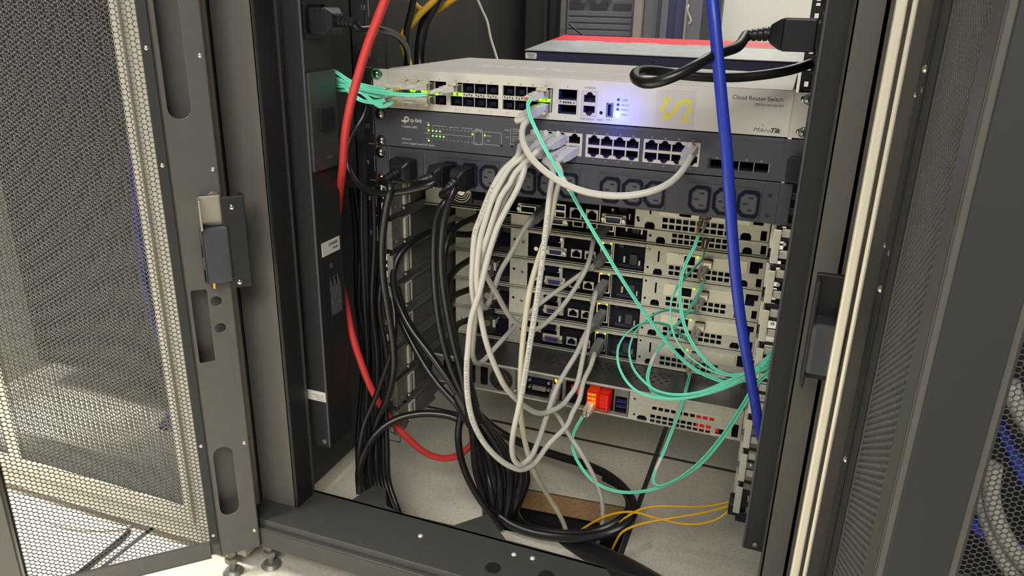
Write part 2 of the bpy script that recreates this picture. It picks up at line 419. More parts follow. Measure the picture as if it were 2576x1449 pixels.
# door leaves
def leafM(hx, hy, dx, dy, nx, ny):
    m = Matrix(((dx, -nx, 0, hx), (dy, -ny, 0, hy), (0, 0, 1, 0), (0, 0, 0, 1))); return m
r2 = 1/math.sqrt(2)
mL = leafM(-312, -192, -r2, -r2, r2, -r2)
dl = door_leaf(cab, mL)
hinge(dl, mL)
mR = leafM(304, -190, -.035, -.9994, -.9994, .035)
drr = door_leaf(cab, mR, slots=False, TK=34, L=276, S2=32)
a_ = at(2046, 805, -208); b_ = at(2108, 945, -208); c_ = at(2060, 700, -208); d_ = at(2100, 960, -208)
hR = MB(); hR.box(a_.x-2, b_.x, -196, -190, b_.z-12, c_.z); hR.box(a_.x-2, a_.x+1, -212, -190, b_.z-14, c_.z-2); ho = hR.build('hinge', 'rack_dark', drr, bevel=1)
p = MB(); p.box(a_.x, b_.x, -216, -190, b_.z, a_.z); p.build('hinge_plate', 'black_paint', ho, bevel=3, seg=3)
for nm, s0, s1, off, th in (('lock_rod', 24, 36, 17.5, 7), ('lock_rod', 40, 43.5, 12, 3.4)):
    q = MB(mR); q.box(s0, s1, -off-th, -off, -555, 1400); q.build(nm, 'rod_lamp_sheen', drr, bevel=1.6, seg=3)
each(lambda q, z: q.dome((50, -1, z), (0, -1, 0), 3, 2.4, 12, 3), [(40,), (-110,), (-250,), (-380,)], 'door_screw', 'nickel', drr, M=mR, smooth=40)

# neighbouring cabinets either side, doors shut
def neighbour(x0, sg, lbl):
    X = lambda a, b: tuple(sorted((x0+sg*a, x0+sg*b)))
    n = thing('server_cabinet', lbl, 'cabinet', (x0+sg*330, 0, FZ))
    c = MB(); c.box(*X(2, 40), -150, -110, -570, 1500); c.box(*X(640, 680), -150, -110, -570, 1500); c.box(*X(2, 5), -110, 860, -570, 1500)
    c.box(*X(660, 663), -110, 860, -570, 1500); c.box(*X(0, 680), 850, 860, -570, 1500); c.box(*X(0, 680), -186, -110, -585, -555)
    c.build('frame', 'cream_paint' if sg < 0 else 'rack_black', n)
    d = MB(); m0 = 86 if sg < 0 else 74; d.box(*X(-1, m0), -190, -188, -553, 1500); d.box(*X(366, 390), -190, -188.6, -553, 1500); d.box(*X(458, 480), -190, -188, -553, 1500); d.box(*X(m0, 366), -190, -188, -553, -530); d.box(*X(390, 458), -190, -188, -553, -530)
    d.box(*X(m0-16, m0-10), -194, -190, -553, 1500); d.box(*X(-1, 1), -190, -160, -553, 1500)
    do = d.build('door', 'cream_paint' if sg < 0 else 'rack_dark', n, bevel=.8)
    for a, lift in ((m0, 0), (m0+186.2, 0), (m0, .6834), (m0+186.2, .6834)):
        me = HEX['leaf']; po = bpy.data.objects.new('perforated_panel', me); COL.objects.link(po); po.parent = do
        po.location = ((x0+(a if sg > 0 else -a-187))*S, -.187, -.536+lift)
    i = MB(); i.box(*X(45, 640), 60, 64, -540, 1500); i.build('blanking_panel', 'rack_dark', n)
    return n
neighbour(-342, -1, 'shut cream framed neighbouring cabinet seen through the mesh of the open left door')
neighbour(334, 1, 'shut neighbouring cabinet at the right edge with blue and white cables behind its mesh door')
# cables behind the right neighbour's mesh
for k, P_ in enumerate((((2500, 1040), (2530, 1100), (2556, 1160), (2600, 1250)), ((2420, 1290), (2460, 1330), (2520, 1370), (2600, 1390)))):
    tag(MB().tube(spline([at(x, y, -150-8*k) for x, y in P_], 12), 5.5, 10).build('network_cable', 'cable_blue', None, smooth=60), ('upper', 'lower')[k]+' blue cable behind the mesh door of the neighbouring cabinet at the right edge', 'cable', 'blue cables behind the right mesh door')
for k, P_ in enumerate((((2480, 1180), (2470, 1240), (2484, 1310), (2520, 1400), (2560, 1460)), ((2500, 1170), (2492, 1240), (2508, 1310), (2545, 1380), (2600, 1440)), ((2540, 960), (2552, 1010), (2580, 1060), (2620, 1120)))):
    tag(MB().tube(spline([at(x, y, -160-7*k) for x, y in P_], 12), 7, 10).build('network_cable', 'cable_white', None, smooth=60), ('leftmost of the lower two', 'second of the lower two', 'topmost')[k]+' thick white cables behind the mesh door at the right edge', 'cable', 'white cables behind the right mesh door')
for k in range(3):
    pts = [(-470-k*30, -60, 200), (-480-k*26, -80, -50), (-500-k*20, -90, -300), (-470-k*22, -80, -430), (-540-k*20, -60, -520)]
    tag(MB().tube(spline(pts, 14), 8, 10).build('network_cable', 'cable_blue', None, smooth=60), 'blue cable hanging behind the left neighbour cabinet mesh, one of three alike', 'cable', 'blue cables behind the left mesh door')
# cables on the aisle floor
def loose(name, pts, r, m, label, cat='cable', group=None, n=10):
    o = MB().tube(spline(pts, 8), r, n).build(name, m, None, smooth=60); return tag(o, label, cat, group)
loose('floor_cable', [tuple(atz(x, y, -596)) for x, y in ((325, 1335), (290, 1368), (240, 1408), (190, 1449), (140, 1500))], 3.2, 'cable_black', 'thin black cable lying on the aisle floor seen through the mesh')
loose('floor_cable', [tuple(atz(x, y, -597)) for x, y in ((72, 1258), (95, 1295), (150, 1320), (220, 1332), (300, 1330), (330, 1322))], 2, 'cable_white', 'thin white cord curving over the floor at bottom left behind the mesh')

# ================================================================= FAR SIDE
xs0 = at(1618, 50, 1995).x
fc = thing('server_cabinet', 'pale grey storage cabinet of the opposite row, seen through the back of the rack', 'cabinet', (-160, 2000, FZ))
MB().box(-640, xs0-6, 2000, 2700, FZ, 900).build('enclosure', 'far_dark', fc)
def P2(x, y, Y=1995): p = at(x, y, Y); return p.x, p.z
xL, _ = P2(1360, 50); xR, _ = P2(1598, 50); zt = P2(1500, 12)[1]
ft = MB(); ft.plate(rect(xL-60, xR, -160, 400), [], 1990, 1998); fd = ft.build('bezel_panel', 'far_grey', fc)
z = P2(1500, 28)[1]
for i in range(7):
    zz = z-i*21.5; MB().box(xL-50, xR-10, 1984, 1990, zz-17, zz).build('bezel_strip', 'far_grey', fd, bevel=2)
for i in range(4): MB().box(xL+18+i*84, xL+80+i*84, 1984, 1990, z+9, z+26).build('vent_grille', 'far_dark', fd)
for i in range(5): MB().box(xL+4+i*55, xL+44+i*55, 1980, 1990, z+40, z+52).build('latch', 'nickel', fd)
x0, x1 = P2(1599, 50)[0], P2(1618, 50)[0]; MB().box(x0, x1, 1960, 2000, FZ, 900).build('corner_post', 'far_beige', fc)
fc2 = thing('server_cabinet', 'blue grey cabinet doors of the opposite row beside the bright wall', 'cabinet', (100, 2000, FZ))
xs = [P2(q, 50)[0] for q in (1618, 1655, 1662, 1680, 1700, 1724, 1729, 1765, 1812)]
for i, (m_, y_) in enumerate((('far_grey', 1990), ('far_dark', 1975), ('far_grey', 1985), ('far_blue', 1995), ('far_blue', 1980), ('far_beige', 1970), ('far_grey', 1985), ('far_dark', 1990))):
    MB().box(xs[i]+(2 if i == 0 else 0), xs[i+1], y_, 2060, FZ, 900).build('door_section' if i % 2 == 0 else 'door_edge', m_, fc2, bevel=1)
q = MB().tube(spline([at(*p) for p in ((1733, 12, 1950), (1729, 26, 1945), (1735, 42, 1950), (1738, 52, 1950), (1733, 60, 1950))], 10), 3.2, 8)
tag(q.build('door_pull_cord', 'cable_white', None, smooth=60), 'short white wavy cord hanging on the opposite cabinet door', 'cord')
loose('fibre_cable', [at(*p) for p in ((1395, 28, 900), (1418, 47, 900), (1440, 68, 880), (1468, 90, 860), (1490, 108, 840))], 2, 'cable_black', 'thin black cable slanting behind the square-holed front rail')
loose('fibre_cable', [at(*p) for p in ((1199, -6, 500), (1215, 30, 500), (1226, 55, 500), (1234, 95, 490), (1245, 130, 480), (1254, 160, 470))], 2.2, 'cable_white', 'thin whitish cable hanging against the dark cabinet side behind the white switch')

# sagging appliance mounted from the front rails
ap = thing('network_appliance', 'grey metal rack unit with a red rear stripe behind the white switch', 'appliance', (0, 470, -42))
zr = lambda y: 2+(y-466)*.078
def slab(y0, y1, x0, x1, t, z0=0):
    return [(x0,y0,zr(y0)-t+z0),(x1,y0,zr(y0)-t+z0),(x1,y1,zr(y1)-t+z0),(x0,y1,zr(y1)-t+z0),(x0,y0,zr(y0)+z0),(x1,y0,zr(y0)+z0),(x1,y1,zr(y1)+z0),(x0,y1,zr(y1)+z0)]
BF = [(0,3,2,1),(4,5,6,7),(0,1,5,4),(1,2,6,5),(2,3,7,6),(3,0,4,7)]
q = MB(); q.add(slab(467, 690, -217, 217, 41, -1.2), BF); q.build('chassis', 'navy_face', ap)
q = MB(); q.add(slab(463, 606, -219, 219, 1.2), BF); q.build('top_cover', 'galvanised', ap)
q = MB(); q.add(slab(606, 692, -219, 219, 1.2), BF); q.build('red_stripe', 'red_paint', ap)
q = MB()
for i in range(4): q.add(slab(603, 607, -170+i*100, -120+i*100, .6, .7), BF)
q.build('seam_tab', 'label_white', ap)
p0 = at(1322, 130, 465); q = MB(); q.plate(rrect(p0.x, p0.x+20, p0.z-11, p0.z-1, 2), [], 465, 466); lo = q.build('label', 'label_white', ap)
q = MB()
for k in range(3): q.box(p0.x+3+k, p0.x+17-k*1.5, 464.8, 465, p0.z-4.2-k*2.6, p0.z-3-k*2.6)
q.build('label_print', 'ink_grey', lo)
p0 = at(1643, 155, 464); q = MB().dome((p0.x, 466, p0.z), (0, -1, 0), 2.2, 1.6, 12, 3); q.build('status_light', 'led_off', ap, smooth=60)
# ================================================================= EQUIPMENT
U = 44.45
def rack_screws(parent, zs, x=-235.5, y=-.6, m='chrome', r=4.6):
    for z in zs:
        q = MB(); q.cyl((x, y, z), (x, y-1.2, z), r*1.45, 20); q.dome((x, y-1.2, z), (0, -1, 0), r, 3.2, 18, 4)
        o = q.build('rack_screw', m, parent, smooth=40)
        c = MB(); c.box(x-2.2, x+2.2, y-4.7, y-3.9, z-.5, z+.5); c.box(x-.5, x+.5, y-4.7, y-3.9, z-2.2, z+2.2); c.build('screw_slot', 'ink_black', o)
def rj_hole(cx, top, bot, up=True, w=11.6):
    h = w/2; z0, z1 = bot, top
    if up: return [(cx-h, z0), (cx+h, z0), (cx+h, z1-3), (cx+3.6, z1-3), (cx+3.6, z1-1.4), (cx+2.2, z1-1.4), (cx+2.2, z1), (cx-2.2, z1), (cx-2.2, z1-1.4), (cx-3.6, z1-1.4), (cx-3.6, z1-3), (cx-h, z1-3)]
    return [(cx-h, z1), (cx-h, z0+3), (cx-3.6, z0+3), (cx-3.6, z0+1.4), (cx-2.2, z0+1.4), (cx-2.2, z0), (cx+2.2, z0), (cx+2.2, z0+1.4), (cx+3.6, z0+1.4), (cx+3.6, z0+3), (cx+h, z0+3), (cx+h, z1)]
def cavity(x0, x1, z0, z1, y0, y1, parent, m='cavity', name='port', extra=None):
    q = MB(); q.add([(x0,y0,z0),(x1,y0,z0),(x1,y0,z1),(x0,y0,z1),(x0,y1,z0),(x1,y1,z0),(x1,y1,z1),(x0,y1,z1)], [(0,1,5,4),(1,2,6,5),(2,3,7,6),(3,0,4,7),(4,5,6,7)])
    o = q.build(name, m, parent); return o
def shell(x0, x1, z0, z1, y0, y1, t=1):
    q = MB(); q.box(x0, x1, y0, y1, z1-t, z1); q.box(x0, x1, y0, y1, z0, z0+t); q.box(x0, x0+t, y0, y1, z0, z1); q.box(x1-t, x1, y0, y1, z0, z1); q.box(x0, x1, y1-t, y1, z0, z1); return q

# ---------------- white router switch
sw = thing('network_switch', 'white network switch topping the stack, with a yellow winged logo sticker', 'switch', (0, 0, -44))
holes = [rect(-206.3, -148.2, -36.4, -10.8), rect(-143, -84.7, -36.4, -10.8), rect(-79.6, -22, -36.4, -10.8), rect(-15.3, 7.2, -36.8, -11), rect(10.4, 27.7, -37.6, -11.4), rect(37.7, 45.2, -37, -22.2), circ(32.4, -33, 1.9)]
q = shell(-221.5, 221.5, -44, 0, 0, 222); q.plate(rect(-221.5, 221.5, -44, 0), holes, -1, 1)
ch = q.build('chassis', 'white_paint', sw, bevel=.5)
q = MB().box(-220.5, 220.5, 3, 228, 0, .8); q.build('lid', 'white_lid', sw, bevel=.4)
q = MB()
def deck(x0, x1, y0, y1): q.box(x0, x1, y0, y1, .8, 1.0)
for i, (a, b) in enumerate(((-150, -132), (-129, -118), (-112, -98), (-94, -84), (-80, -62), (-58, -44))):
    deck(a, b, 92+i % 2*6, 97+i % 2*6); deck(a+4, b-3, 104, 108)
for a, b in ((-48, -20), (-10, 14), (22, 40), (46, 60)): deck(a, b, 84, 86)
q.build('lid_lettering', 'label_white', sw)
for x0, x1, nm in ((-241.3, -221.5, 'ear'), (221.5, 241.3, 'ear')):
    hz = [rrect(-237.5 if x0 < 0 else 229, -229 if x0 < 0 else 237.5, z-3.4, z+3.4, 3.3) for z in (-6.5, -38)]
    q = MB(); q.plate(rrect(x0, x1, -44, -.5, 2), hz, -1.6, .6); a = -221.5 if x0 < 0 else 221.5; q.box(a-.8, a+.8, -2.4, 30, -44, -.5)
    q.build('ear', 'white_paint', sw, bevel=.4)
rack_screws(sw, (-6.5, -38), -236.5, -.6); rack_screws(sw, (-6.5, -38), 236, -.6, r=3.6)
# sfp cages
def sfp_group(x0, n, sp):
    for c in range(n):
        for z0, z1 in ((-21.4, -11), (-36.2, -26)):
            o = cavity(x0+c*sp+.5, x0+(c+1)*sp-.5, z0, z1, 0, 40, ch, 'cavity', 'fibre_port')
            q = MB(); up = z1 > -20; q.box(x0+c*sp+4, x0+(c+1)*sp-3.5, 2.5, 8, (z0+1.6), (z0+6.8)); q.build('port_flap', 'socket_black', o)
    q = MB(); q.box(x0, x0+n*sp, .2, 2, -26, -21.6)
    for c in range(n+1): q.box(x0+c*sp-.4, x0+c*sp+.4, .4, 3, -36.4, -10.8)
    b_ = q.build('cage_bar', 'port_metal', ch)
    q = MB()
    for c in range(n):
        for k, dx in enumerate((2.2, 5.2, 8.3, 11.3)):
            x = x0+c*sp+dx; zc = -23.8; s_ = 1 if k % 2 else -1
            q.add([(x-1.1, .05, zc-s_*1.2), (x+1.1, .05, zc-s_*1.2), (x, .05, zc+s_*1.4)], [(0, 1, 2) if s_ > 0 else (0, 2, 1)])
    q.build('arrow_marks', 'ink_black', b_)
sfp_group(-206, 4, 14.45); sfp_group(-143, 4, 14.55); sfp_group(-79.6, 4, 13.9)
for z0, z1 in ((-21.9, -11.4), (-36.6, -27.1)):
    cavity(-14.8, 5, z0, z1, 0, 40, ch, 'cavity_blue_lit', 'uplink_port')
q = MB(); q.box(-15.2, 4.6, -.4, 3, -27, -22); q.box(5, 7, -.4, 10, -36.8, -11); b_ = q.build('cage_bar', 'port_metal', ch)
q = MB()
for i in range(4): q.box(-10.3+i*2.6, -8.6+i*2.6, -.6, -.4, -25.6, -23.5)
for x, s_ in ((-13, -1), (2, 1)): q.add([(x-1, -.5, -24.5-s_*1), (x+1, -.5, -24.5-s_*1), (x, -.5, -24.5+s_*1.2)], [(0, 1, 2) if s_ > 0 else (0, 2, 1)])
q.build('arrow_marks', 'ink_black', b_)
q = MB(); q.plate(rect(10.6, 27.5, -37.4, -11.6), [rj_hole(19, -12.4, -22.8, True, 12.6), rj_hole(19, -26.6, -36.8, False, 12.6)], -.4, 1.5); o = q.build('console_port', 'port_metal', ch)
cavity(12.5, 25.5, -23, -12, 0, 14, o, 'cavity_blue_lit', 'socket'); cavity(12.5, 25.5, -37, -26.5, 0, 14, o, 'cavity_blue_lit', 'socket')
q = MB(); q.plate(rrect(38.3, 44.6, -36.6, -22.6, 1.2), [rrect(39.4, 43.5, -35.6, -23.6, .8)], -.6, 2); o = q.build('usb_port', 'nickel', ch)
cavity(38.5, 44.5, -36.5, -22.8, 0, 12, o, 'cavity_blue_lit', 'socket'); MB().box(41.4, 42.8, .2, 10, -34.6, -24.6).build('tongue', 'led_off', o)
cavity(30.4, 34.4, -35, -31, 0, 3, ch, 'ink_dark', 'reset_button')
for z, m_ in ((-18.2, 'led_off'), (-23.3, 'led_off'), (-28.2, 'led_off'), (-33.2, 'led_blue')):
    MB().dome((50.2, -1, z), (0, -1, 0), 1.5 if m_ == 'led_off' else 2.5, .9, 14, 3).build('indicator_light', m_, ch, smooth=60)
q = MB()
for i in range(4): text(q, str(2*i+2), -199.6+i*14.4, -9.4, 2.5, y=-1.15, align='CENTER'); text(q, str(2*i+1), -199.6+i*14.4, -41.2, 2.5, y=-1.15, align='CENTER')
for i in range(4): text(q, str(2*i+10), -136.1+i*14.3, -9.4, 2.5, y=-1.15, align='CENTER'); text(q, str(2*i+9), -136.1+i*14.3, -41.2, 2.5, y=-1.15, align='CENTER')
for i in range(4): text(q, str(2*i+18), -73.3+i*14.4, -9.4, 2.5, y=-1.15, align='CENTER'); text(q, str(2*i+17), -73.3+i*14.4, -41.2, 2.5, y=-1.15, align='CENTER')
text(q, '2', -5.6, -9.2, 2.6, y=-1.15, align='CENTER'); text(q, '1', -6.5, -41, 2.6, y=-1.15, align='CENTER')
text(q, 'CONSOLE', 18.8, -8.8, 2.7, y=-1.15, align='CENTER'); text(q, 'MGMT/BOOT', 17.8, -41.4, 2.7, y=-1.15, align='CENTER'); text(q, 'RESET', 32, -41.2, 2.7, y=-1.15, align='CENTER')
for t_, z in (('USER', -19.3), ('FAULT', -24.4), ('PWR 2', -29.3), ('PWR 1', -34.3)): text(q, t_, 54, z, 2.8, y=-1.15)
q.box(38.5, 45, -1.2, -1.05, -39.8, -39.5); q.box(41, 41.3, -1.2, -1.05, -40.8, -38.6)
q.build('printed_markings', 'ink_dark', ch)
q = MB(); text(q, 'Cloud Router Switch', 164.9, -10.4, 6.0, y=-1.15, sx=.945, bold=.0); text(q, 'CRS326-24S+2Q+RM', 186.6, -15.4, 3.2, y=-1.15, sx=.98)
text(q, 'Mikro', 188.4, -40.6, 6.2, y=-1.15, shear=.28, sx=1.12, bold=-.03); text(q, 'Tik', 204.3, -40.6, 6.4, y=-1.15, shear=.28, bold=.22, sx=1.15)
for k in range(3):
    a0 = .55; q.add([(196.2+math.cos(a0+t*.9)*(1.1+k*.8)*.9, -1.15, -35.6+math.sin(a0+t*.9)*(1.1+k*.8)) for t in (0, .5, 1)]+[(196.2+math.cos(a0+t*.9)*(1.35+k*.8)*.9, -1.15, -35.6+math.sin(a0+t*.9)*(1.35+k*.8)) for t in (0, .5, 1)], [(0, 1, 4, 3), (1, 2, 5, 4)])
q.build('product_lettering', 'ink_black', ch)
# sticker with winged yellow mark
q = MB().plate(rrect(90, 129.5, -43.2, -5.6, 4), [], -1.25, -1.0); st = q.build('sticker', 'sticker', ch)
wing = [(109.5, -17.2), (104.5, -14.2), (97.3, -13.6), (99.2, -19.2), (93.6, -24.6), (99.6, -30.2), (96.2, -35.6), (101, -36.6), (105.8, -33.6), (109.0, -28.8), (112.4, -21.8), (116.0, -16.8), (121.2, -13.8), (126.4, -14.2), (124.6, -18.8), (129.0-1.6, -23.6), (122.6, -28.8), (125.0, -35.8), (118.4, -35.8), (113.4, -33.4)]
ribbon = [(109.4, -16.9), (106.2, -14.9), (101.6, -14.2), (97.6, -14.9), (101.4, -18.9), (95.6, -24.6), (101.9, -29.9), (98.6, -34.3), (102.4, -34.2), (105.6, -31.8), (108.6, -27.0), (111.4, -21.2), (114.6, -17.0), (118.6, -14.8), (124.2, -15.0), (121.6, -19.2), (126.2, -24.2), (120.8, -29.4), (123.6, -35.0), (118.0, -34.6), (114.0, -32.6)]
wd = [.1, 1.0, 1.6, 1.9, 1.7, 2.0, 1.7, 1.9, 2.3, 2.4, 2.4, 2.4, 2.4, 2.3, 1.9, 1.7, 2.0, 1.7, 1.9, 1.2, .1]
q = MB()
for i in range(len(ribbon)-1):
    (x0, z0), (x1, z1) = ribbon[i], ribbon[i+1]; L = math.hypot(x1-x0, z1-z0); nx, nz = -(z1-z0)/L, (x1-x0)/L; w0, w1 = wd[i]*.7, wd[i+1]*.7; yy = -1.35-.012*(i % 2)
    q.add([(x0-nx*w0, yy, z0-nz*w0), (x1-nx*w1, yy, z1-nz*w1), (x1+nx*w1, yy, z1+nz*w1), (x0+nx*w0, yy, z0+nz*w0)], [(0, 1, 2, 3)])
    if 0 < i: q.add([(x0+math.cos(t*PI/4)*w0, -1.39-.003*i, z0+math.sin(t*PI/4)*w0) for t in range(8)], [tuple(range(8))])
q.build('sticker_mark', 'logo_yellow', st)

# ---------------- charcoal switch
ts = thing('network_switch', 'charcoal grey network switch with rows of green lights, directly under the white switch', 'switch', (0, 0, -88.9))
T0, T1 = -45.2, -88.4
gx = [(-46, 13.9, -37.3), (17.8, 76.6, 26.7), (80.5, 139.3, 88.9)]
holes = [rrect(a, b, -81, -56.2, 1) for a, b, _ in gx]+[rect(150.4, 208.8, -80.8, -71.8), circ(-67.3, -77, 1.3), circ(-80, -76.9, 1.6)]
q = shell(-220, 220, T1, T0, 0, 250); q.plate(rect(-220, 220, T1, T0), holes, -1, 1)
tc = q.build('chassis', 'charcoal_paint', ts, bevel=.5)
MB().box(-220, 220, -1.4, 2, T0-4.5, T0-1.2).build('top_lip', 'charcoal_paint', tc, bevel=.6)
for x0, x1 in ((-241.3, -220), (220, 241.3)):
    q = MB().box(x0, x1, -1.2, .8, T1, T0-.5); q.build('ear', 'charcoal_paint', ts, bevel=.4)
rack_screws(ts, (-52.1, -82.8), -233, -1); q = MB().plate(rrect(225, 240, -86, -62, 5), [], -10, -1); q.build('side_lever', 'black_plastic', ts, bevel=1.5)
q = MB().cyl((-67.3, 1, -77), (-67.3, 2, -77), 1.2, 10); q.cyl((-80, 0, -76.9), (-80, 1, -76.9), 1.5, 12); q.build('reset_button', 'ink_black', tc)
for gi, (a, b, c0) in enumerate(gx):
    hs = []
    for i in range(4):
        cx = c0+i*14.05; hs += [rj_hole(cx, -56.9, -67.4, True, 12.7), rj_hole(cx, -70.2, -80.4, False, 12.7)]
    q = MB().plate(rrect(a+.1, b-.1, -80.9, -56.3, .8), hs, -1.5, 1); bz = q.build('port_bezel', 'port_metal', tc)
    for i in range(4):
        cx = c0+i*14.05
        for z0, z1 in ((-67.6, -57), (-80.6, -70)):
            o = cavity(cx-6.6, cx+6.6, z0, z1, .5, 16, tc, 'cavity_blue_lit' if gi else 'cavity', 'ethernet_port')
for i in range(4):
    cavity(151+i*14.5, 164.5+i*14.5, -80.6, -72, .5, 40, tc, 'cavity', 'fibre_port'); MB().box(164.6+i*14.5, 165.4+i*14.5, -1.1, 3, -80.8, -71.8).build('cage_wall', 'nickel', tc)
MB().plate(rrect(148.5, 151, -81, -71, .8), [], -2.5, 1).build('port_lever', 'black_plastic', tc, bevel=.3)
q = MB(); y = -1.15
# logo: round p with cross strokes
q.plate(circ(-199, -55.6, 3.4, 18), [circ(-199, -55.6, 1.5, 14)], -1.3, -1.24); q.box(-202.4, -200.4, -1.2, -1.12, -60.8, -56); q.box(-205.8, -199.6, -1.1, -1, -59, -57)
text(q, 'tp-link', -194.6, -58.4, 6.4, y=y, sx=.93, bold=.1)
text(q, 'T1600G-28PS', -205.5, -65.6, 3.6, y=y); text(q, 'JetStream', -205.6, -79.6, 3.3, y=y, sx=.95); text(q, '24-Port Gigabit Smart PoE+ Switch', -205.4, -84.6, 3.3, y=y, sx=.9)
q.build('product_lettering', 'ink_white', tc); q = MB()
q.box(-165.6, -148, -1.2, -1, -60.7, -60.4); q.box(-130, -116, -1.2, -1, -60.7, -60.4); q.box(-165.6, -165.3, -1.2, -1, -61.8, -60.4); q.box(-116.2, -115.9, -1.2, -1, -61.8, -60.4)
text(q, 'Speed or PoE', -139, -61.4, 2, y=y, align='CENTER'); text(q, '1000Base-X', -108, -61.4, 1.8, y=y, align='CENTER')
for i in range(12): text(q, str(2*i+2), -165.4+i*4.52, -64.4, 2, y=y, align='CENTER'); text(q, str(2*i+1), -165.4+i*4.52, -77, 2, y=y, align='CENTER')
for i in range(2): text(q, str(26+2*i), -110.4+i*4.6, -64.4, 2, y=y, align='CENTER'); text(q, str(25+2*i), -110.4+i*4.6, -77, 2, y=y, align='CENTER')
q.box(-165.6, -116.4, -1.2, -1, -69.8, -69.55)
q.plate(rrect(-113.6, -102.8, -78.2, -62, 1), [rrect(-113.2, -103.2, -77.8, -62.4, .8)], -1.2, -1)
q.box(-100.4, -80, -1.2, -1, -62.9, -62.6); q.box(-80.3, -80, -1.2, -1, -75.4, -62.6); q.box(-100.4, -81.6, -1.2, -1, -77, -76.7); q.box(-100.4, -100.1, -1.2, -1, -65, -62.6); q.box(-100.4, -100.1, -1.2, -1, -77, -74.6)
text(q, 'Speed', -97.6, -67.6, 2.1, y=y); text(q, 'PoE', -97.6, -73.2, 2.1, y=y); text(q, 'Reset', -67.3, -74.6, 2.2, y=y, align='CENTER')
text(q, 'Speed', -76, -59.6, 2, y=y); text(q, 'PoE', -74.6, -67.6, 2, y=y)
for k, t_ in enumerate(('1000Mbps', '10/100Mbps', 'Activity')): text(q, t_, -67, -58-k*2.3, 1.9, y=y)
for k, t_ in enumerate(('Delivering', 'Over Budget', 'Fault')): text(q, t_, -67, -66-k*2.3, 1.9, y=y)
q.box(-69.3, -69, -1.2, -1, -64, -56.6); q.box(-69.3, -69, -1.2, -1, -72, -64.8)
text(q, 'PWR', -173.6, -58.4, 1.8, y=y); text(q, 'SYS', -173.6, -64.6, 1.8, y=y); text(q, 'PoE Max', -176, -70.6, 1.8, y=y); text(q, 'FAN', -173.6, -76.6, 1.8, y=y)
q.build('light_legend', 'ink_white', tc); q = MB()
for i in range(4): text(q, str(2*i+10), 26.7+i*14.05, -55.2, 2.4, y=y, align='CENTER'); text(q, str(2*i+9), 26.7+i*14.05, -84.4, 2.4, y=y, align='CENTER')
for i in range(4): text(q, str(2*i+18), 88.9+i*14.05, -55.2, 2.4, y=y, align='CENTER'); text(q, str(2*i+17), 88.9+i*14.05, -84.4, 2.4, y=y, align='CENTER')
for i in range(4): text(q, str(2*i+2), -37.3+i*14.05, -55.2, 2.4, y=y, align='CENTER'); text(q, str(2*i+1), -37.3+i*14.05, -84.4, 2.4, y=y, align='CENTER')
for i in range(4): text(q, str(25+i), 157+i*14.5, -70.4, 2.2, y=y, align='CENTER')
q.build('port_numbers', 'ink_white', tc)
for x, z in [(-170.8, -60.3), (-170.8, -66.5), (-170.8, -78.4), (-100.2, -67), (-115.6, -66.9)]: MB().dome((x, -1, z), (0, -1, 0), 1.05, .7, 12, 3).build('indicator_light', 'led_green', tc, smooth=60)
for i in range(4):
    if i < 3: MB().dome((-165.4+i*4.6, -1, -66.6), (0, -1, 0), 1.0, .7, 12, 3).build('indicator_light', 'led_white_green', tc, smooth=60)
    MB().dome((-165.4+i*4.6, -1, -72.5), (0, -1, 0), 1.0, .7, 12, 3).build('indicator_light', 'led_white_green', tc, smooth=60)

# ---------------- horizontal power strip
pd = thing('power_strip', 'black rack power strip with rows of three pin outlets, below the charcoal switch', 'power strip', (0, 0, -133.3))
P0, P1 = -89.6, -132.8
q = shell(-224, 222, P1, P0, 0, 60); q.plate(rect(-224, 222, P1, P0), [], -1, 1); pc = q.build('housing', 'black_paint', pd, bevel=.8)
for x0, x1 in ((-241.3, -223), (222, 234)): MB().box(x0, x1, -1, 1, P1, P0).build('ear', 'black_paint', pd, bevel=.4)
MB().box(-223.4, -222.4, -1.6, 0, P1, P0).build('edge_trim', 'rack_grey', pd)
rack_screws(pd, (-97.3, -128.1), -235, -.8)
q = MB(); q.cyl((213.5, -1.2, -103.5), (213.5, -1, -103.5), 2.2, 14); q.cyl((213, -1.2, -124.5), (213, -1, -124.5), 2.2, 14); q.build('mounting_hole', 'ink_black', pc)
def outlet_poly(cx, cz, w, h, c):
    return [(cx-w/2+c, cz-h/2), (cx+w/2-3, cz-h/2), (cx+w/2, cz-h/2+3), (cx+w/2, cz+h/2-3), (cx+w/2-3, cz+h/2), (cx-w/2+c, cz+h/2), (cx-w/2, cz+h/2-c), (cx-w/2, cz-h/2+c)]
oc = [-144, -119.5, -95, -48.3, -24, .3, 47.6, 72.4, 96.2, 143.8, 168.6, 193]
for g4 in range(4):
    a = oc[g4*3]-12.8; b_ = oc[g4*3+2]+12.8
    q = MB(); q.plate(rect(a, b_, -130.8, -97.6), [], -1.8, -1); q.box(a-2, b_+2, -1.8, -1, -96.2, -95.2); bk = q.build('outlet_block', 'black_paint', pc, bevel=.4)
for cx in oc:
    cz = -114.3
    q = MB(); q.plate(outlet_poly(cx, cz, 22.4, 28.6, 6.5), [outlet_poly(cx+.4, cz, 16.8, 22.6, 5)[::-1]], -3.4, -1.8); o = q.build('power_outlet', 'socket_black', pc, bevel=.4)
    q = MB(); q.plate(outlet_poly(cx+.6, cz, 14.6, 20.4, 4.5), [], -2.6, -1.8); q.build('outlet_core', 'dark_grey_plastic', o)
    q = MB()
    for dx, dz in ((2.6, 6.4), (-2.8, 0), (2.6, -6.4)): q.box(cx+dx-2.4, cx+dx+2.4, -2.75, -2.5, cz+dz-1, cz+dz+1)
    q.build('pin_slot', 'ink_black', o)
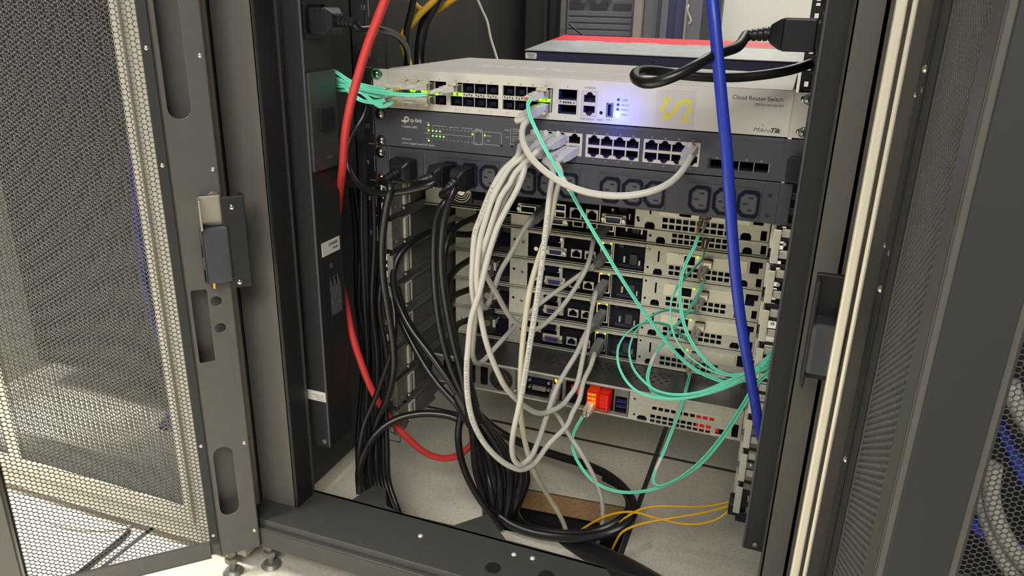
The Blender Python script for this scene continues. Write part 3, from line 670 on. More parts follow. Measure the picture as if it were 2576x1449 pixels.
q = MB(); q.plate(rrect(-216, -178, -131, -96, 2), [], -2.2, -1); q.build('inlet_plate', 'black_paint', pc, bevel=.4); MB().box(-176.6, -175.8, -1.5, -1, P1+2, P0-4).build('seam', 'rack_grey', pc)

# ---------------- vertical power strips
def vpdu(x0, x1, zb, lbl, sg):
    t = thing('power_strip', lbl, 'power strip', ((x0+x1)/2, -75, zb))
    q = MB(); q.box(x0, x1, -102, -48, zb, 1300); h = q.build('housing', 'pdu_black', t, bevel=1.2, seg=2)
    q = MB(); xe = x1 if sg > 0 else x0
    q.box(*sorted((xe-1.5*sg, xe+.8*sg)), -103, -101, zb+2, 1300); q.build('edge_trim', 'dark_grey_plastic', t, bevel=.4)
    return t, h
vl, vlh = vpdu(-290, -265, -458, 'tall black vertical power strip with white stickers, inside the left of the cabinet', 1)
vr, vrh = vpdu(238, 262, -457, 'tall black vertical power strip inside the right cabinet post', -1)
MYZ = Matrix(((0,-1,0,-265),(1,0,0,0),(0,0,1,0),(0,0,0,1)))   # XZ plate -> plane X=-265 facing +X : local x -> Y, local y(depth) -> -X
def sideplate(parent, name, poly, m, d0=-.6, d1=0, bevel=0): return MB(MYZ).plate(poly, [], d0, d1).build(name, m, parent, bevel=bevel)
def onx(x, y, X=-265):
    d = RT*((x-CW/2)/FPX) - UP*((y-CH/2)/FPX) + FW; p = CX+d*((X-CX.x)/d.x); return p.y, p.z
a = onx(812, 635); b_ = onx(858, 615)
sideplate(vlh, 'barcode_label', [(-92, -207.5), (-55, -207.5), (-55, -191), (-92, -191)], 'label_white')
q = MB(MYZ)
for k in range(14): q.box(-78+k*1.35, -77.4+k*1.35, -.75, -.6, -197.5, -194)
for k in range(6): q.box(-70+k*1.8, -69+k*1.8, -.75, -.6, -203, -200.5)
q.build('barcode_print', 'ink_dark', vlh)
sideplate(vlh, 'rating_plate', [(-95, -300), (-52, -300), (-52, -212), (-95, -212)], 'rack_dark', -.5)
q = MB(MYZ)
q.plate(circ(-76, -222, 3, 12), [circ(-76, -222, 2.2, 12)], -.7, -.5)
for k in range(9): q.box(-80+k*2.6, -79.4+k*2.6, -.7, -.5, -285, -236-k % 3*6)
q.build('rating_print', 'ink_grey', vlh)
o = sideplate(vlh, 'breaker_panel', rect(-100, -50, -106, 0), 'rack_black', -4, 0, bevel=.8)
q = MB(MYZ); q.plate(rrect(-88, -62, -62, -38, 3), [], -8, -4); q.build('breaker_switch', 'black_plastic', o, bevel=1.2)
q = MB(); text(q, 'BANK 1', 0, 0, 3.6, y=0); q.v = [(-260.7, -66-v[0]*1.0, -92-v[2]) for v in q.v]; q.build('breaker_print', 'ink_grey', o)
q = MB().dome((-264.4, -97, -13), (1, 0, 0), 2.4, 1, 12, 3); q.build('panel_screw', 'nickel', vlh, smooth=60)
q = MB(); q.plate([(-293, -392), (-266, -392), (-266, -379), (-293, -379)], [], -103.2, -102.2); wl = q.build('warranty_label', 'label_white', vlh)
q = MB(); text(q, 'APC WARRANTY', -268, -383, 2.5, y=-103.4, rot=PI); text(q, 'VOID IF SEAL', -268, -386, 2.3, y=-103.4, rot=PI); text(q, 'IS BROKEN', -268, -389, 2.3, y=-103.4, rot=PI); 
q.build('label_print', 'ink_dark', wl)
q = MB().cyl((-272, -102, -449), (-272, -103.5, -449), 3, 14); q.build('panel_screw', 'zinc_dark', vlh, bevel=.3)
for zc in (53, 96):
    q = MB(MYZ); q.plate(rrect(-98, -56, zc-19, zc+19, 3), [rrect(-94, -60, zc-15, zc+15, 2)], -2.5, 0); q.build('outlet_frame', 'black_plastic', vlh, bevel=.5)
q = MB(); q.box(236, 238.2, -98, -54, 36, 72); q.box(236.4, 238.2, -98, -54, -32, 34); q.build('outlet_frame', 'black_plastic', vrh, bevel=.6)
q = MB().dome((250, -103, -449), (0, -1, 0), 3, 1.6, 12, 3); q.build('panel_screw', 'zinc_dark', vrh, smooth=60)
for z in (-30, -180, -320): MB().box(262, 268, -90, -60, z, z+20).build('mounting_bracket', 'rack_dark', vrh)

# ---------------- servers with rear service faces
def server(k, Y, lbl, variant=0, yback=560):
    zt = -(k)*U-.6; zb = -(k+1)*U+.9
    s = thing('rack_server', lbl, 'server', (0, Y, zb), 'silver backed one unit servers in the middle of the rack')
    X0, X1 = -217.5, 217.5
    q = MB(); q.box(X0, X1, Y+16, yback, zb, zt); q.box(X0, X1, Y-1, Y+16, zt-1, zt); q.box(X0, X1, Y-1, Y+16, zb, zb+1); q.box(X0, X0+1, Y, Y+16, zb, zt); q.box(X1-1, X1, Y, Y+16, zb, zt)
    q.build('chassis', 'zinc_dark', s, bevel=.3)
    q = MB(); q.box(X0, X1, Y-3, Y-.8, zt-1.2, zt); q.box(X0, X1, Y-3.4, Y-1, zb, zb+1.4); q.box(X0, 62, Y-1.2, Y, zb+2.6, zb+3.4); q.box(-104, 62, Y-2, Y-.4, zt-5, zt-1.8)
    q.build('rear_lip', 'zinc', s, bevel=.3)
    z = lambda d: zt+.6+d
    # power supply
    ps = MB(); ps.box(-184, -131, Y+2, Y+14, z(-40), z(-4)); po = ps.build('power_supply', 'black_plastic', s, bevel=.5)
    q = MB(); q.plate(rrect(-182, -150, z(-38), z(-6), 2), [circ(-166, z(-22), 14, 20)], Y-.5, Y+2); q.build('fan_frame', 'rack_dark', po)
    q = MB(); q.cyl((-166, Y+2, z(-22)), (-166, Y, z(-22)), 5.5, 16)
    for i in range(3): q.plate([(-166+math.cos(t)*rr, z(-22)+math.sin(t)*rr) for rr, t in [(8.2+3*i, tt*PI/12) for tt in range(24)]], [[(-166+math.cos(t)*rr, z(-22)+math.sin(t)*rr) for rr, t in [(7.6+3*i, tt*PI/12) for tt in range(24)]]], Y-.8, Y)
    q.build('fan_guard', 'nickel', po)
    q = MB(); q.box(-147, -133, Y-4, Y+2, z(-30), z(-12)); q.build('power_inlet', 'socket_black', po, bevel=.6)
    q = MB(); q.box(-148, -146.6, Y-14, Y+2, z(-16), z(-9)); q.box(-151, -146.6, Y-15, Y-13, z(-20), z(-8)); q.build('release_tab', 'zinc', po, bevel=.3)
    q = MB(); q.box(X0+1, -184, Y-.6, Y+.6, z(-42), z(-2)); o = q.build('side_cover', 'zinc', s, bevel=.4)
    q = MB(); q.dome((-205, Y-.6, z(-20)), (0, -1, 0), 3, 1.6, 14, 3); q.build('cover_screw', 'nickel', o, smooth=60)
    q = MB(); q.plate(rect(-130.5, -104, z(-42), z(-2)), [circ(-124.5, z(-18), 1.8)], Y-.8, Y+.6); q.box(-131, -130, Y-.8, Y+14, z(-42), z(-2)); o = q.build('divider_plate', 'zinc', s, bevel=.4)
    q = MB(); q.cyl((-111, Y-.8, z(-20)), (-111, Y-1.6, z(-20)), 3.4, 18); q.dome((-111, Y-1.6, z(-20)), (0, -1, 0), 2.9, 1.4, 14, 3); so_ = q.build('plate_screw', 'port_metal', o, smooth=40)
    q = MB(); q.box(-112.8, -109.2, Y-3.2, Y-2.9, z(-20)-.4, z(-20)+.4); q.box(-111.4, -110.6, Y-3.2, Y-2.9, z(-20)-1.8, z(-20)+1.8); q.build('screw_slot', 'ink_black', so_)
    # io opening
    dx = 0 if variant == 0 else -10
    def dsub(cx, cz, m_, name):
        q = MB(); q.plate(rrect(cx-15, cx+15, cz-6.2, cz+6.2, 1.2), [[(cx-8.6, cz-3.8), (cx+8.6, cz-3.8), (cx+9.8, cz+3.8), (cx-9.8, cz+3.8)]], Y-1, Y+.2); o = q.build(name, 'port_metal', s, bevel=.3)
        q = MB(); q.plate([(cx-9.4, cz-4.4), (cx+9.4, cz-4.4), (cx+10.6, cz+4.4), (cx-10.6, cz+4.4)], [[(cx-8.4, cz-3.4), (cx+8.4, cz-3.4), (cx+9.4, cz+3.4), (cx-9.4, cz+3.4)]], Y-5.5, Y+.5); q.build('connector_shell', 'nickel', o)
        q = MB(); q.plate([(cx-8.2, cz-3.2), (cx+8.2, cz-3.2), (cx+9.2, cz+3.2), (cx-9.2, cz+3.2)], [], Y-3.4, Y); q.build('connector_insert', m_, o)
        for e in (-12.6, 12.6):
            q = MB(); q.cyl((cx+e, Y-1, cz), (cx+e, Y-5.5, cz), 2.4, 6); q.cyl((cx+e, Y-5.6, cz), (cx+e, Y-5.5, cz), 1.2, 10); q.build('jack_screw', 'nickel', o, smooth=30)
    def rj(cx, cz, w=15.5, h=12.2):
        q = MB(); q.plate(rect(cx-w/2, cx+w/2, cz-h/2, cz+h/2), [rj_hole(cx, cz+h/2-1.2, cz-h/2+1.4)], Y-.8, Y+.4); o = q.build('ethernet_port', 'port_metal', s)
        cavity(cx-6.4, cx+6.4, cz-h/2+1, cz+h/2-1, Y+.2, Y+14, o, 'cavity', 'socket'); return o
    if variant == 0:
        q = MB(); q.plate([(-84.5, z(-22)), (-80, z(-22)), (-80, z(-15)), (-77, z(-13)), (-77, z(-5)), (-84.5, z(-5))], [], Y-.8, Y+.4); q.plate([(-57, z(-5)), (-57, z(-13)), (-60.5, z(-15)), (-56, z(-15)), (-56, z(-22)), (-51.5, z(-22)), (-51.5, z(-5))][::-1], [], Y-.8, Y+.4); ob = q.build('serial_bracket', 'port_metal', s, bevel=.2)
        q = MB(); q.plate([(-76, z(-14.5)), (-59.5, z(-14.5)), (-58, z(-6)), (-77.5, z(-6))], [], Y-4.5, Y); q.build('connector_insert', 'socket_black', ob, bevel=.5)
        each(lambda q, x: (q.cyl((x, Y-.8, z(-9)), (x, Y-4, z(-9)), 2.3, 6), q.cyl((x, Y-4.1, z(-9)), (x, Y-4, z(-9)), 1.2, 8)), [(-81,), (-54.5,)], 'jack_screw', 'nickel', ob)
        dsub(-62.2, z(-28), 'vga_blue', 'video_port'); rj(-33, z(-27.6)); rj(-13.2, z(-27.6))
        q = MB(); q.plate(rect(.5, 17.5, z(-35), z(-6)), [rect(2.5, 15.5, z(-33), z(-20)), rect(2.5, 15.5, z(-18), z(-8))], Y-.8, Y+.4); o = q.build('network_usb_stack', 'nickel', s, bevel=.3)
        cavity(2.3, 15.7, z(-33.2), z(-7.8), Y+.2, Y+14, o, 'cavity', 'socket')
        if k > 4:
            for lx in (4.2, 15.2): MB().dome((lx, Y-.8, z(-7)), (0, -1, 0), 1.5, .9, 12, 3).build('link_light', 'led_green' if lx > 10 else 'led_amber', o, smooth=60)
        q = MB(); q.cyl((-91, Y-4, z(-27)), (-91, Y+1, z(-27)), 3, 14); q.build('jack_nut', 'nickel', s, smooth=40)
    else:
        dsub(-72, z(-34.5)+0, 'socket_black', 'serial_port')
        for cx in (-43.5,):
            q = MB(); q.box(cx-2.6, cx+2.6, Y-1, Y, z(-42), z(-24)); q.build('bracket_edge', 'nickel', s)
        q = MB(); q.plate(rrect(-38, -24, z(-42), z(-24), 1), [rect(-36.5, -25.5, z(-40), z(-34.4)), rect(-36.5, -25.5, z(-31.6), z(-26))], Y-1, Y+.4); o = q.build('usb_port', 'nickel', s); cavity(-37, -25, z(-40.4), z(-25.6), Y+.2, Y+12, o, 'cavity', 'socket')
        MB().box(-36, -26, Y+1, Y+9, z(-37.8), z(-36.6)).build('tongue', 'vga_blue', o); MB().box(-36, -26, Y+1, Y+9, z(-29.4), z(-28.2)).build('tongue', 'vga_blue', o)
        rj(-11, z(-33.6), 15.5, 14); rj(9.4, z(-33.6), 15.5, 14); dsub(37, z(-36.4)+.8, 'vga_blue', 'video_port')
    cavity(-103.5, 61.5, z(-41), z(-2), Y+1.5, Y+15, s, 'cavity', 'service_recess')
    each(lambda q, cx, cz, h: q.cyl((cx, Y+9, z(cz)-h/2), (cx, Y+9, z(cz)+h/2), 2.4, 14), ((33, -29, 9), (54, -32, 7)), 'capacitor', 'nickel', s, smooth=40)
    each(lambda q, x0, x1, a, b: q.box(x0, x1, Y+11, Y+14, z(a), z(b)), ((24, 30, -14, -9), (40, 50, -38, -22), (25, 58, -41, -37)), 'board_component', 'far_dark', s)
    MB().box(18.5, 19.5, Y-.6, Y+14, z(-41), z(-3)).build('bracket_edge', 'nickel', s)
    # service panel
    A = 62.5
    hs = [circ(65+1.5, z(-8), 1.6) if k > 3 else circ(66, z(-30), 1.8), circ(67, z(-33), 1.7), rrect(79.4, 81.8, z(-24), z(-8.5), .8),
          [(75, z(-42)), (87, z(-42)), (87, z(-37)), (84.5, z(-33.6)), (77.5, z(-33.6)), (75, z(-37))],
          [(186, z(-42)), (198, z(-42)), (198, z(-37)), (195.5, z(-33.6)), (188.5, z(-33.6)), (186, z(-37))],
          [(198, z(-7)), (213.5, z(-7)), (213.5, z(-15)), (209.5, z(-15)), (209.5, z(-23)), (198, z(-23))], rect(208, 214.6, z(-40.5), z(-29))]
    hs += [rect(114, 129, z(-23), z(-10)), rect(137.2, 152, z(-23), z(-10))]
    for r_ in (-26.4, -34.2):
        for i in range(10):
            if i == 5 and k > 3: continue
            x = 95.6+i*8.05; hs.append(rect(x, x+6.3, z(r_-5.4), z(r_)))
    sp = MB(); sp.plate(rect(A, 217, z(-43), z(-1.6)), hs, Y-1, Y+.4); spo = sp.build('service_panel', 'zinc', s)
    cavity(A+1, 216, z(-42.4), z(-2), Y+.6, Y+15, spo, 'cavity', 'panel_recess')
    q = MB()
    for i in (2, 3, 4, 7): q.box(96+i*8.05, 102+i*8.05, Y+5, Y+6, z(-32), z(-27))
    q.build('circuit_board', 'pcb_green', spo)
    hc = [rrect(114.6, 128.4, z(-22.4), z(-10.6), 1.5), rrect(137.8, 151.4, z(-22.4), z(-10.6), 1.5)]+[circ(x, z(-9.2 if x > 120 else -9.2), .8, 8) for x in (108, 111.4, 131.2, 134.6)]
    q = MB(); q.plate(rect(91.2, 195, z(-24.4), z(-8)), hc, Y-1.9, Y-1); co_ = q.build('network_card', 'card_bracket', spo, bevel=.3)
    cavity(114.3, 128.7, z(-22.7), z(-10.3), Y-1.2, Y+12, co_, 'cavity', 'fibre_port'); cavity(137.5, 151.7, z(-22.7), z(-10.3), Y-1.2, Y+12, co_, 'cavity', 'fibre_port')
    if k > 4: MB().dome((131.6, Y-2, z(-10.2)), (0, -1, 0), 1.3, .8, 10, 3).build('link_light', 'led_green', co_, smooth=60)
    if k == 5:
        q = MB(); q.cyl((66.5, Y-1, z(-8)), (66.5, Y-1.6, z(-8)), 3, 18); q.dome((66.5, Y-1.6, z(-8)), (0, -1, 0), 2.7, 1, 14, 3); q.build('panel_screw', 'nickel', spo, smooth=40)
    each(lambda q, cx: q.dome((cx, Y+9, z(-39)), (0, -1, 0), 3, 6, 12, 3), [(81,), (192,)], 'thumb_button', 'black_plastic', spo, smooth=60)
    return s
slot_names = ['top server under the black power strip, pulled slightly forward', 'second server from the top, mostly hidden under the lip of the one above', 'third server from the top with a crosshead screw on its right panel', 'fourth server from the top, under the one with the crosshead screw', 'fifth server from the top, two above the black lidded server', 'sixth server from the top, resting just over the black lidded server']
for i in range(6):
    server(3+i, 80 if i == 0 else 175, 'silver backed '+slot_names[i], 1 if i == 0 else 0)

# bottom server with black lid
bs = thing('rack_server', 'black lidded server at the bottom of the stack with an orange red glowing port', 'server', (0, 95, -444))
Y = 95; zt = -400.8; zb = -443.6; z = lambda d: -400+d
lid = MB(Matrix(((1,0,0,0),(0,0,1,0),(0,-1,0,zt+.9))))
hs = []
for r_ in range(4):
    for c in range(16):
        x = -58+c*11+(r_ % 2)*5.5; y_ = 131+r_*8.5-c*.3; hs.append([(x+2.6*math.cos(t*PI/4), y_+1.9*math.sin(t*PI/4)) for t in range(8)])
q = lid; q.plate(rect(-218, 218, Y-1, 560), hs, 0, 1); bl = q.build('lid', 'rack_black', bs)
q = MB(); q.box(-218, -217, Y, 560, zb, zt); q.box(217, 218, Y, 560, zb, zt); q.box(-218, 218, Y, 560, zb, zb+1); q.box(-218, 218, Y-3, Y-.5, zt-1.4, zt+1); q.box(-218, 218, Y-3, Y, zb, zb+1.6); q.box(-218, 218, 230, 240, zb, zt)
bc = q.build('chassis', 'zinc', bs, bevel=.3)
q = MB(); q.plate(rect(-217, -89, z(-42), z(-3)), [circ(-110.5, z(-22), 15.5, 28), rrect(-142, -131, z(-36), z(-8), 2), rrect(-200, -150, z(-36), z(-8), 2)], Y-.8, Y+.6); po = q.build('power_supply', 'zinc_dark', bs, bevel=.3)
q = MB()
q.plate(circ(-110.5, z(-22), 17, 28), [circ(-110.5, z(-22), 14.6, 28)], Y-2.4, Y-.6)
hx = []
for i in range(-2, 3):
    for j in range(-2, 3):
        xx = i*5.2+(j % 2)*2.6; zz = j*4.5
        if math.hypot(xx, zz) < 10.5: hx.append(circ(-110.5+xx, z(-22)+zz, 2, 6))
q.plate(circ(-110.5, z(-22), 14.6, 28), hx, Y-1.4, Y-.4); q.build('fan_guard', 'black_plastic', po)
MB().cyl((-110.5, Y+6, z(-22)), (-110.5, Y+8, z(-22)), 14, 20).build('fan', 'ochre', po)
cavity(-216, -90, z(-41), z(-4), Y+1, Y+20, bs, 'cavity', 'supply_recess')
q = MB(); q.dome((-89.5, Y-1.5, z(-36)), (0, -1, 0), 2.6, 1.5, 12, 3); q.build('supply_screw', 'nickel', po, smooth=40)
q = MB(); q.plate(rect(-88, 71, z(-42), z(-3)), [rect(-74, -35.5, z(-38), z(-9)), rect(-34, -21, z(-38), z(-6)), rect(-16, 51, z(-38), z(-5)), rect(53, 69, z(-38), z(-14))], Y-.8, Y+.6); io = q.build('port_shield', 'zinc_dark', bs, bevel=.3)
cavity(-87, 70, z(-41), z(-4), Y+1, Y+24, bs, 'cavity', 'service_recess')
for e in (-24.5, -14):
    q = MB(); q.box(-64, -44, Y-3, Y+2, z(e)-3.2, z(e)+3.2); o = q.build('display_port' if e < -20 else 'serial_port', 'socket_black' if e > -20 else 'nickel', io, bevel=.6)
    q = MB()
    for xx in (-68, -40.5): q.cyl((xx, Y-2.5, z(e)), (xx, Y+2, z(e)), 2.3, 6)
    q.build('jack_screw', 'nickel', o, smooth=40)
MB().dome((-30.5, Y-1, z(-7.5)), (0, -1, 0), 1.8, 1.2, 12, 3).build('link_light', 'led_amber', io, smooth=60)
MB().box(-31.8, -29.2, Y+1, Y+2, z(-12), z(-9)).build('light_pipe', 'led_amber', io)
def lit_sfp(x0, x1, m1, m2, n):
    q = MB(); q.plate(rect(x0, x1, z(-33), z(-8)), [rect(x0+1.2+2.9*i, x0+3.2+2.9*i, z(-14-6*j), z(-10-6*j)) for i in range(int((x1-x0-2)/2.9)) for j in range(4)], Y-14, Y-12.6); q.box(x0, x0+.8, Y-14, Y+6, z(-33), z(-8)); q.box(x1-.8, x1, Y-14, Y+6, z(-33), z(-8)); q.box(x0, x1, Y-14, Y+6, z(-9), z(-8))
    o = q.build('transceiver_cage', m1, io); MB().box(x0+1, x1-1, Y-10, Y+2, z(-31), z(-11)).build('glowing_core', m2, o)
lit_sfp(17, 31, 'glow_red', 'glow_orange', 0); lit_sfp(33.5, 47, 'glow_deep_red', 'glow_red', 0)
q = MB(); q.box(0, 2.5, Y-1.5, Y, z(-22), z(-9)); q.box(6, 8, Y-1.5, Y, z(-20), z(-12)); q.box(-8, -6.8, Y-1.5, Y, z(-16), z(-10)); q.build('light_pipe', 'glow_red', io)
q = MB(); q.box(54.5, 67.5, Y+.6, Y+8, z(-23.5), z(-22)); q.box(54.5, 67.5, Y+.6, Y+8, z(-31), z(-29.4)); q.build('usb_port', 'vga_blue', io)
MB().dome((44, Y-1, z(-36)), (0, -1, 0), 3.4, 3, 14, 3).build('power_button', 'plug_grey', io, smooth=60)
hs = [circ(79, z(-13), 1.6), circ(80, z(-36), 1.6), [(84, z(-42)), (97, z(-42)), (97, z(-38)), (94, z(-35.4)), (87, z(-35.4)), (84, z(-38))]]
for i in range(10):
    for zz, x_ in ((-31, 101.5), (-38, 101.5)): hs.append(rect(x_+i*8, x_+i*8+6.2, z(zz-5), z(zz)))
    hs.append(rect(103+i*8.2, 109+i*8.2, z(-23.6), z(-18.6)))
hs += [rect(186, 197, z(-41), z(-33)), rect(206, 214, z(-41), z(-22))]
q = MB(); q.plate(rect(72, 217.5, z(-42.4), z(-3)), hs, Y-1, Y+.4); sp = q.build('service_panel', 'zinc', bs)
q = MB(); q.plate(rrect(98, 192, z(-25.6), z(-16.6), 1), [rect(103+i*8.2, 109+i*8.2, z(-23.6), z(-18.6)) for i in range(10)], Y-1.6, Y-1); q.build('card_bracket', 'card_bracket', sp)
cavity(73, 216, z(-42), z(-4), Y+.6, Y+22, sp, 'cavity', 'panel_recess')
q = MB(); q.box(160, 190, Y+3, Y+4, z(-41), z(-17)); q.build('status_glow', 'glow_deep_red', sp)
q = MB()
for x, y_ in ((-40, 150), (-33, 142), (-22, 152), (-24, 138), (-10, 150), (32, 128), (0, 146), (-46, 140)): q.dome((x, y_, -403.4), (0, 0, 1), 1.7, 1, 10, 3)
q.build('board_light', 'led_red', bs, smooth=60)

# ---------------- slide rails
for side in (-1, 1):
    for k in list(range(3, 10))+[10]:
        zt = -k*U-2; zb = zt-40.5; sx = lambda a, b: tuple(sorted((side*a, side*b)))
        nm = 'left' if side < 0 else 'right'
        ordn = {3: 'topmost', 4: 'second', 5: 'third', 6: 'fourth', 7: 'fifth', 8: 'sixth', 9: 'seventh', 10: 'lowest, empty'}[k]
        r = thing('slide_rail', f'{ordn} steel slide rail down the {nm} side of the rack', 'slide rail', (side*224, 0, zb), 'steel slide rails either side of the servers')
        q = MB(); q.box(*sx(222.8, 224.6), -2, 24, zb+2, zt-2); q.box(*sx(222.2, 230), -3.5, -1.8, zb+2, zt-2); q.build('end_plate', 'zinc_dark' if side < 0 else 'zinc', r, bevel=.6)
        q = MB(); q.box(*sx(222.8, 224.4), 24, 240 if k < 10 else 110, zb+5, zt-3); q.box(*sx(220.4, 224.4), 44, 240 if k < 10 else 110, zb+4, zb+5.4); q.box(*sx(220.4, 224.4), 44, 240 if k < 10 else 110, zt-4, zt-2.6); q.box(*sx(223.2, 224.4), 44, 560, zb+9, zt-8)
        q.build('rail_channel', 'zinc_dark' if side > 0 else 'rack_grey', r, bevel=.4)
        q = MB(); q.box(*sx(219.6, 227), 27, 35, zb+9, zt-5); q.box(*sx(219, 220.4), 38, 42, zb+9, zt-5); q.box(*sx(219, 222), 27, 42, zt-5, zt-3.4); q.build('release_latch', 'zinc', r, bevel=.8)
        q = MB(); q.dome((side*222.6, 30, zb+4), (-side, -.3, 0), 2.4, 2, 12, 4); q.dome((side*222.6, 9, zb+10), (-side, 0, 0), 1.6, .8, 10, 3); q.build('rivet', 'nickel', r, smooth=60)
        if k == 10: continue
        q = MB(); xc = -234.5 if side < 0 else 234.5
        for dz in (-6.5, -29.5): q.box(xc-4.2, xc+4.2, 1.2, 6, zt+dz-4.2, zt+dz+4.2)
        q.dome((xc, 2, zt-18), (0, -1, 0), 2.4, 1.6, 10, 3); q.build('hook_tab', 'zinc', r, bevel=.6)
# ================================================================= CABLES
def jacket(parent, pts, r, m, name='jacket', n=12, step=5.):
    sp_ = spline(pts, step); MB().tube(sp_, r, n).build(name, m, parent, smooth=60); return sp_
def plug(parent, P, d, up=1, m='plug_white', ball=True, name='plug', long=24):
    M = orient(P, d); q = MB(M)
    def hood(y0, y1, w0, h0, w1, h1): q.add([(-w0,y0,-h0),(w0,y0,-h0),(w0,y0,h0),(-w0,y0,h0),(-w1,y1,-h1),(w1,y1,-h1),(w1,y1,h1),(-w1,y1,h1)], [(0,3,2,1),(4,5,6,7),(0,1,5,4),(1,2,6,5),(2,3,7,6),(3,0,4,7)])
    q.box(-5.6, 5.6, -2, 6, -3.6, 3.6); hood(-2, -long*.62, 6.2, 4.9, 6.2, 4.9); hood(-long*.62, -long, 6.2, 4.9, 4.6, 4.2)
    o = q.build(name, m, parent, bevel=.9, seg=2)
    q = MB(M); q.cyl((0, -long+1, 0), (0, -long-1.8, 0), 4.5, 18, 4.3); q.cyl((0, -long-1.8, 0), (0, -long-9, 0), 3.9, 16, 3.5); q.build('strain_relief', m, o, smooth=40)
    if ball:
        q = MB(M); q.dome((0, -7, up*3.5), (0, 0, up), 4.1, 7.5, 16, 5); q.cyl((0, -7, up*3), (0, -7, up*6), 4.1, 16); q.build('latch_cover', m, o, smooth=60)
    return M @ Vector((0, -long-8, 0))
PC = {}
def patch(label, start, d, pts, m='cable_white', pm='plug_white', up=1, r=3.3, ball=True, end=None, group=None, txt=None):
    t = thing('ethernet_cable', label, 'cable', tuple(start), group)
    e = plug(t, start, d, up, pm, ball); L = [e]+px(pts)
    if end:
        P2_, d2, m2 = end; e2 = plug(t, P2_, d2, 1, m2, False); L.append(e2)
    sp_ = jacket(t, L, r, m)
    if txt:
        q = MB(); sds = Vector((.25, -1, .15))
        for s_, u0, sz, fl in txt: cable_text(q, sp_, u0, s_, sz, r, sds, fl)
        q.build('jacket_print', 'ink_dark', t)
    return t, sp_
zt6 = -63.2; zb6 = -74.6
dirL = (-.3, -.92, -.22)
cols = [-37.3, -23.25, -9.2, 4.85]
SV = lambda k: (9.2, 172, -k*U-21)
# a: port 2 -> third server ; b: port 4 -> s4 ; c: port 6?...
patch('leftmost white patch cable of the bundle, printed lettering, hooking round low to the third server', (cols[0], 0, zt6), dirL,
      [(1300, 396, -48), (1264, 431, -56), (1234, 484, -64), (1209, 548, -72), (1194, 592, -76), (1188, 678, -80), (1188, 730, -78), (1196, 790, -66), (1191, 850, -40), (1189, 890, -20), (1198, 912, -4), (1216, 907, 12), (1250, 870, 40), (1293, 823, 70), (1324, 792, 95), (1382, 746, 125), (1459, 691, 140), (1490, 668, 146)],
      end=(SV(5), (-.4, -.75, -.55), 'plug_grey'), txt=[('& RoHS 2 Fire Class 1 Cca', 62, 3.2, False)])
patch('white patch cable sweeping in a wide low curve to the fourth server', (cols[1], 0, zt6), dirL,
      [(1320, 392, -46), (1284, 420, -54), (1260, 459, -60), (1238, 503, -66), (1220, 559, -74), (1208, 603, -78), (1200, 678, -86), (1202, 740, -90), (1210, 800, -92), (1226, 870, -92), (1258, 950, -80), (1282, 987, -66), (1320, 1022, -44), (1361, 1040, -20), (1410, 1022, 10), (1432, 997, 28), (1452, 964, 44), (1468, 890, 74), (1480, 828, 98), (1490, 775, 120), (1499, 735, 136)],
      end=(SV(6), (-.3, -.7, -.65), 'plug_grey'))
patch('white patch cable curling right and back up to the second server', (cols[2], 0, zt6), dirL,
      [(1355, 378, -48), (1298, 433, -58), (1284, 460, -62), (1262, 492, -66), (1245, 537, -72), (1231, 581, -74), (1217, 625, -76), (1212, 660, -70), (1222, 690, -56), (1249, 739, -30), (1282, 795, 0), (1315, 821, 25), (1350, 828, 50), (1404, 783, 84), (1450, 720, 112), (1480, 662, 130)],
      end=((9.2, 172, -4*U-24), (-.4, -.75, -.55), 'plug_grey'))
tC, spC = patch('foremost white patch cable of the bundle, hanging lowest, lettered near its bend', (cols[0], 0, zb6), dirL,
      [(1320, 418, -56), (1304, 470, -66), (1274, 526, -76), (1252, 570, -84), (1237, 614, -90), (1224, 660, -96), (1206, 735, -104), (1186, 800, -110), (1178, 870, -116), (1174, 930, -120), (1177, 1000, -124), (1190, 1060, -122), (1215, 1110, -114), (1250, 1150, -100), (1285, 1174, -84), (1315, 1181, -70), (1345, 1165, -50), (1380, 1118, -24), (1425, 1072, 4), (1440, 1039, 20), (1457, 1006, 36), (1468, 959, 56), (1485, 923, 76), (1495, 890, 100)],
      end=(SV(8), (-.25, -.7, -.67), 'plug_grey'), up=-1, ball=False, txt=[('CABLE VERIFIED TO ANSI/TIA-568-C.2 ISO/IEC', 250, 3.2, False)])
patch('white patch cable with long lettering running straight down in front of the cream one', (cols[2], 0, zb6), (-.3, -.9, -.3),
      [(1392, 428, -40), (1384, 480, -48), (1375, 560, -60), (1366, 640, -72), (1350, 760, -88), (1334, 860, -100), (1318, 960, -108), (1304, 1030, -110), (1292, 1085, -106), (1288, 1125, -98), (1293, 1155, -90), (1310, 1170, -80), (1335, 1150, -62), (1350, 1120, -44), (1366, 1075, -20), (1386, 1014, 10), (1402, 972, 26), (1425, 931, 48), (1450, 890, 68), (1470, 846, 92), (1488, 815, 116)],
      end=(SV(7), (-.3, -.72, -.62), 'plug_grey'), up=-1, txt=[('S/FTP CAT6A PVC CABLE VERIFIED TO ANSI/TIA-568-C.2 ISO/IEC 11801 & RoHS Fire Class', 262, 3.3, True)])
t, _ = patch('cream patch cable running down beside the lettered one to the floor cut out', (cols[3], 0, zb6), (-.36, -.88, -.3),
      [(1411, 440, -34), (1398, 490, -44), (1378, 580, -52), (1352, 660, -60), (1335, 720, -66), (1322, 800, -76), (1312, 900, -84), (1309, 1000, -86), (1312, 1060, -80), (1325, 1130, -64), (1345, 1190, -40), (1380, 1250, 0), (1405, 1290, 20), (1424, 1335, 36), (1430, 1375, 44)], 'cable_cream', up=-1, ball=False)
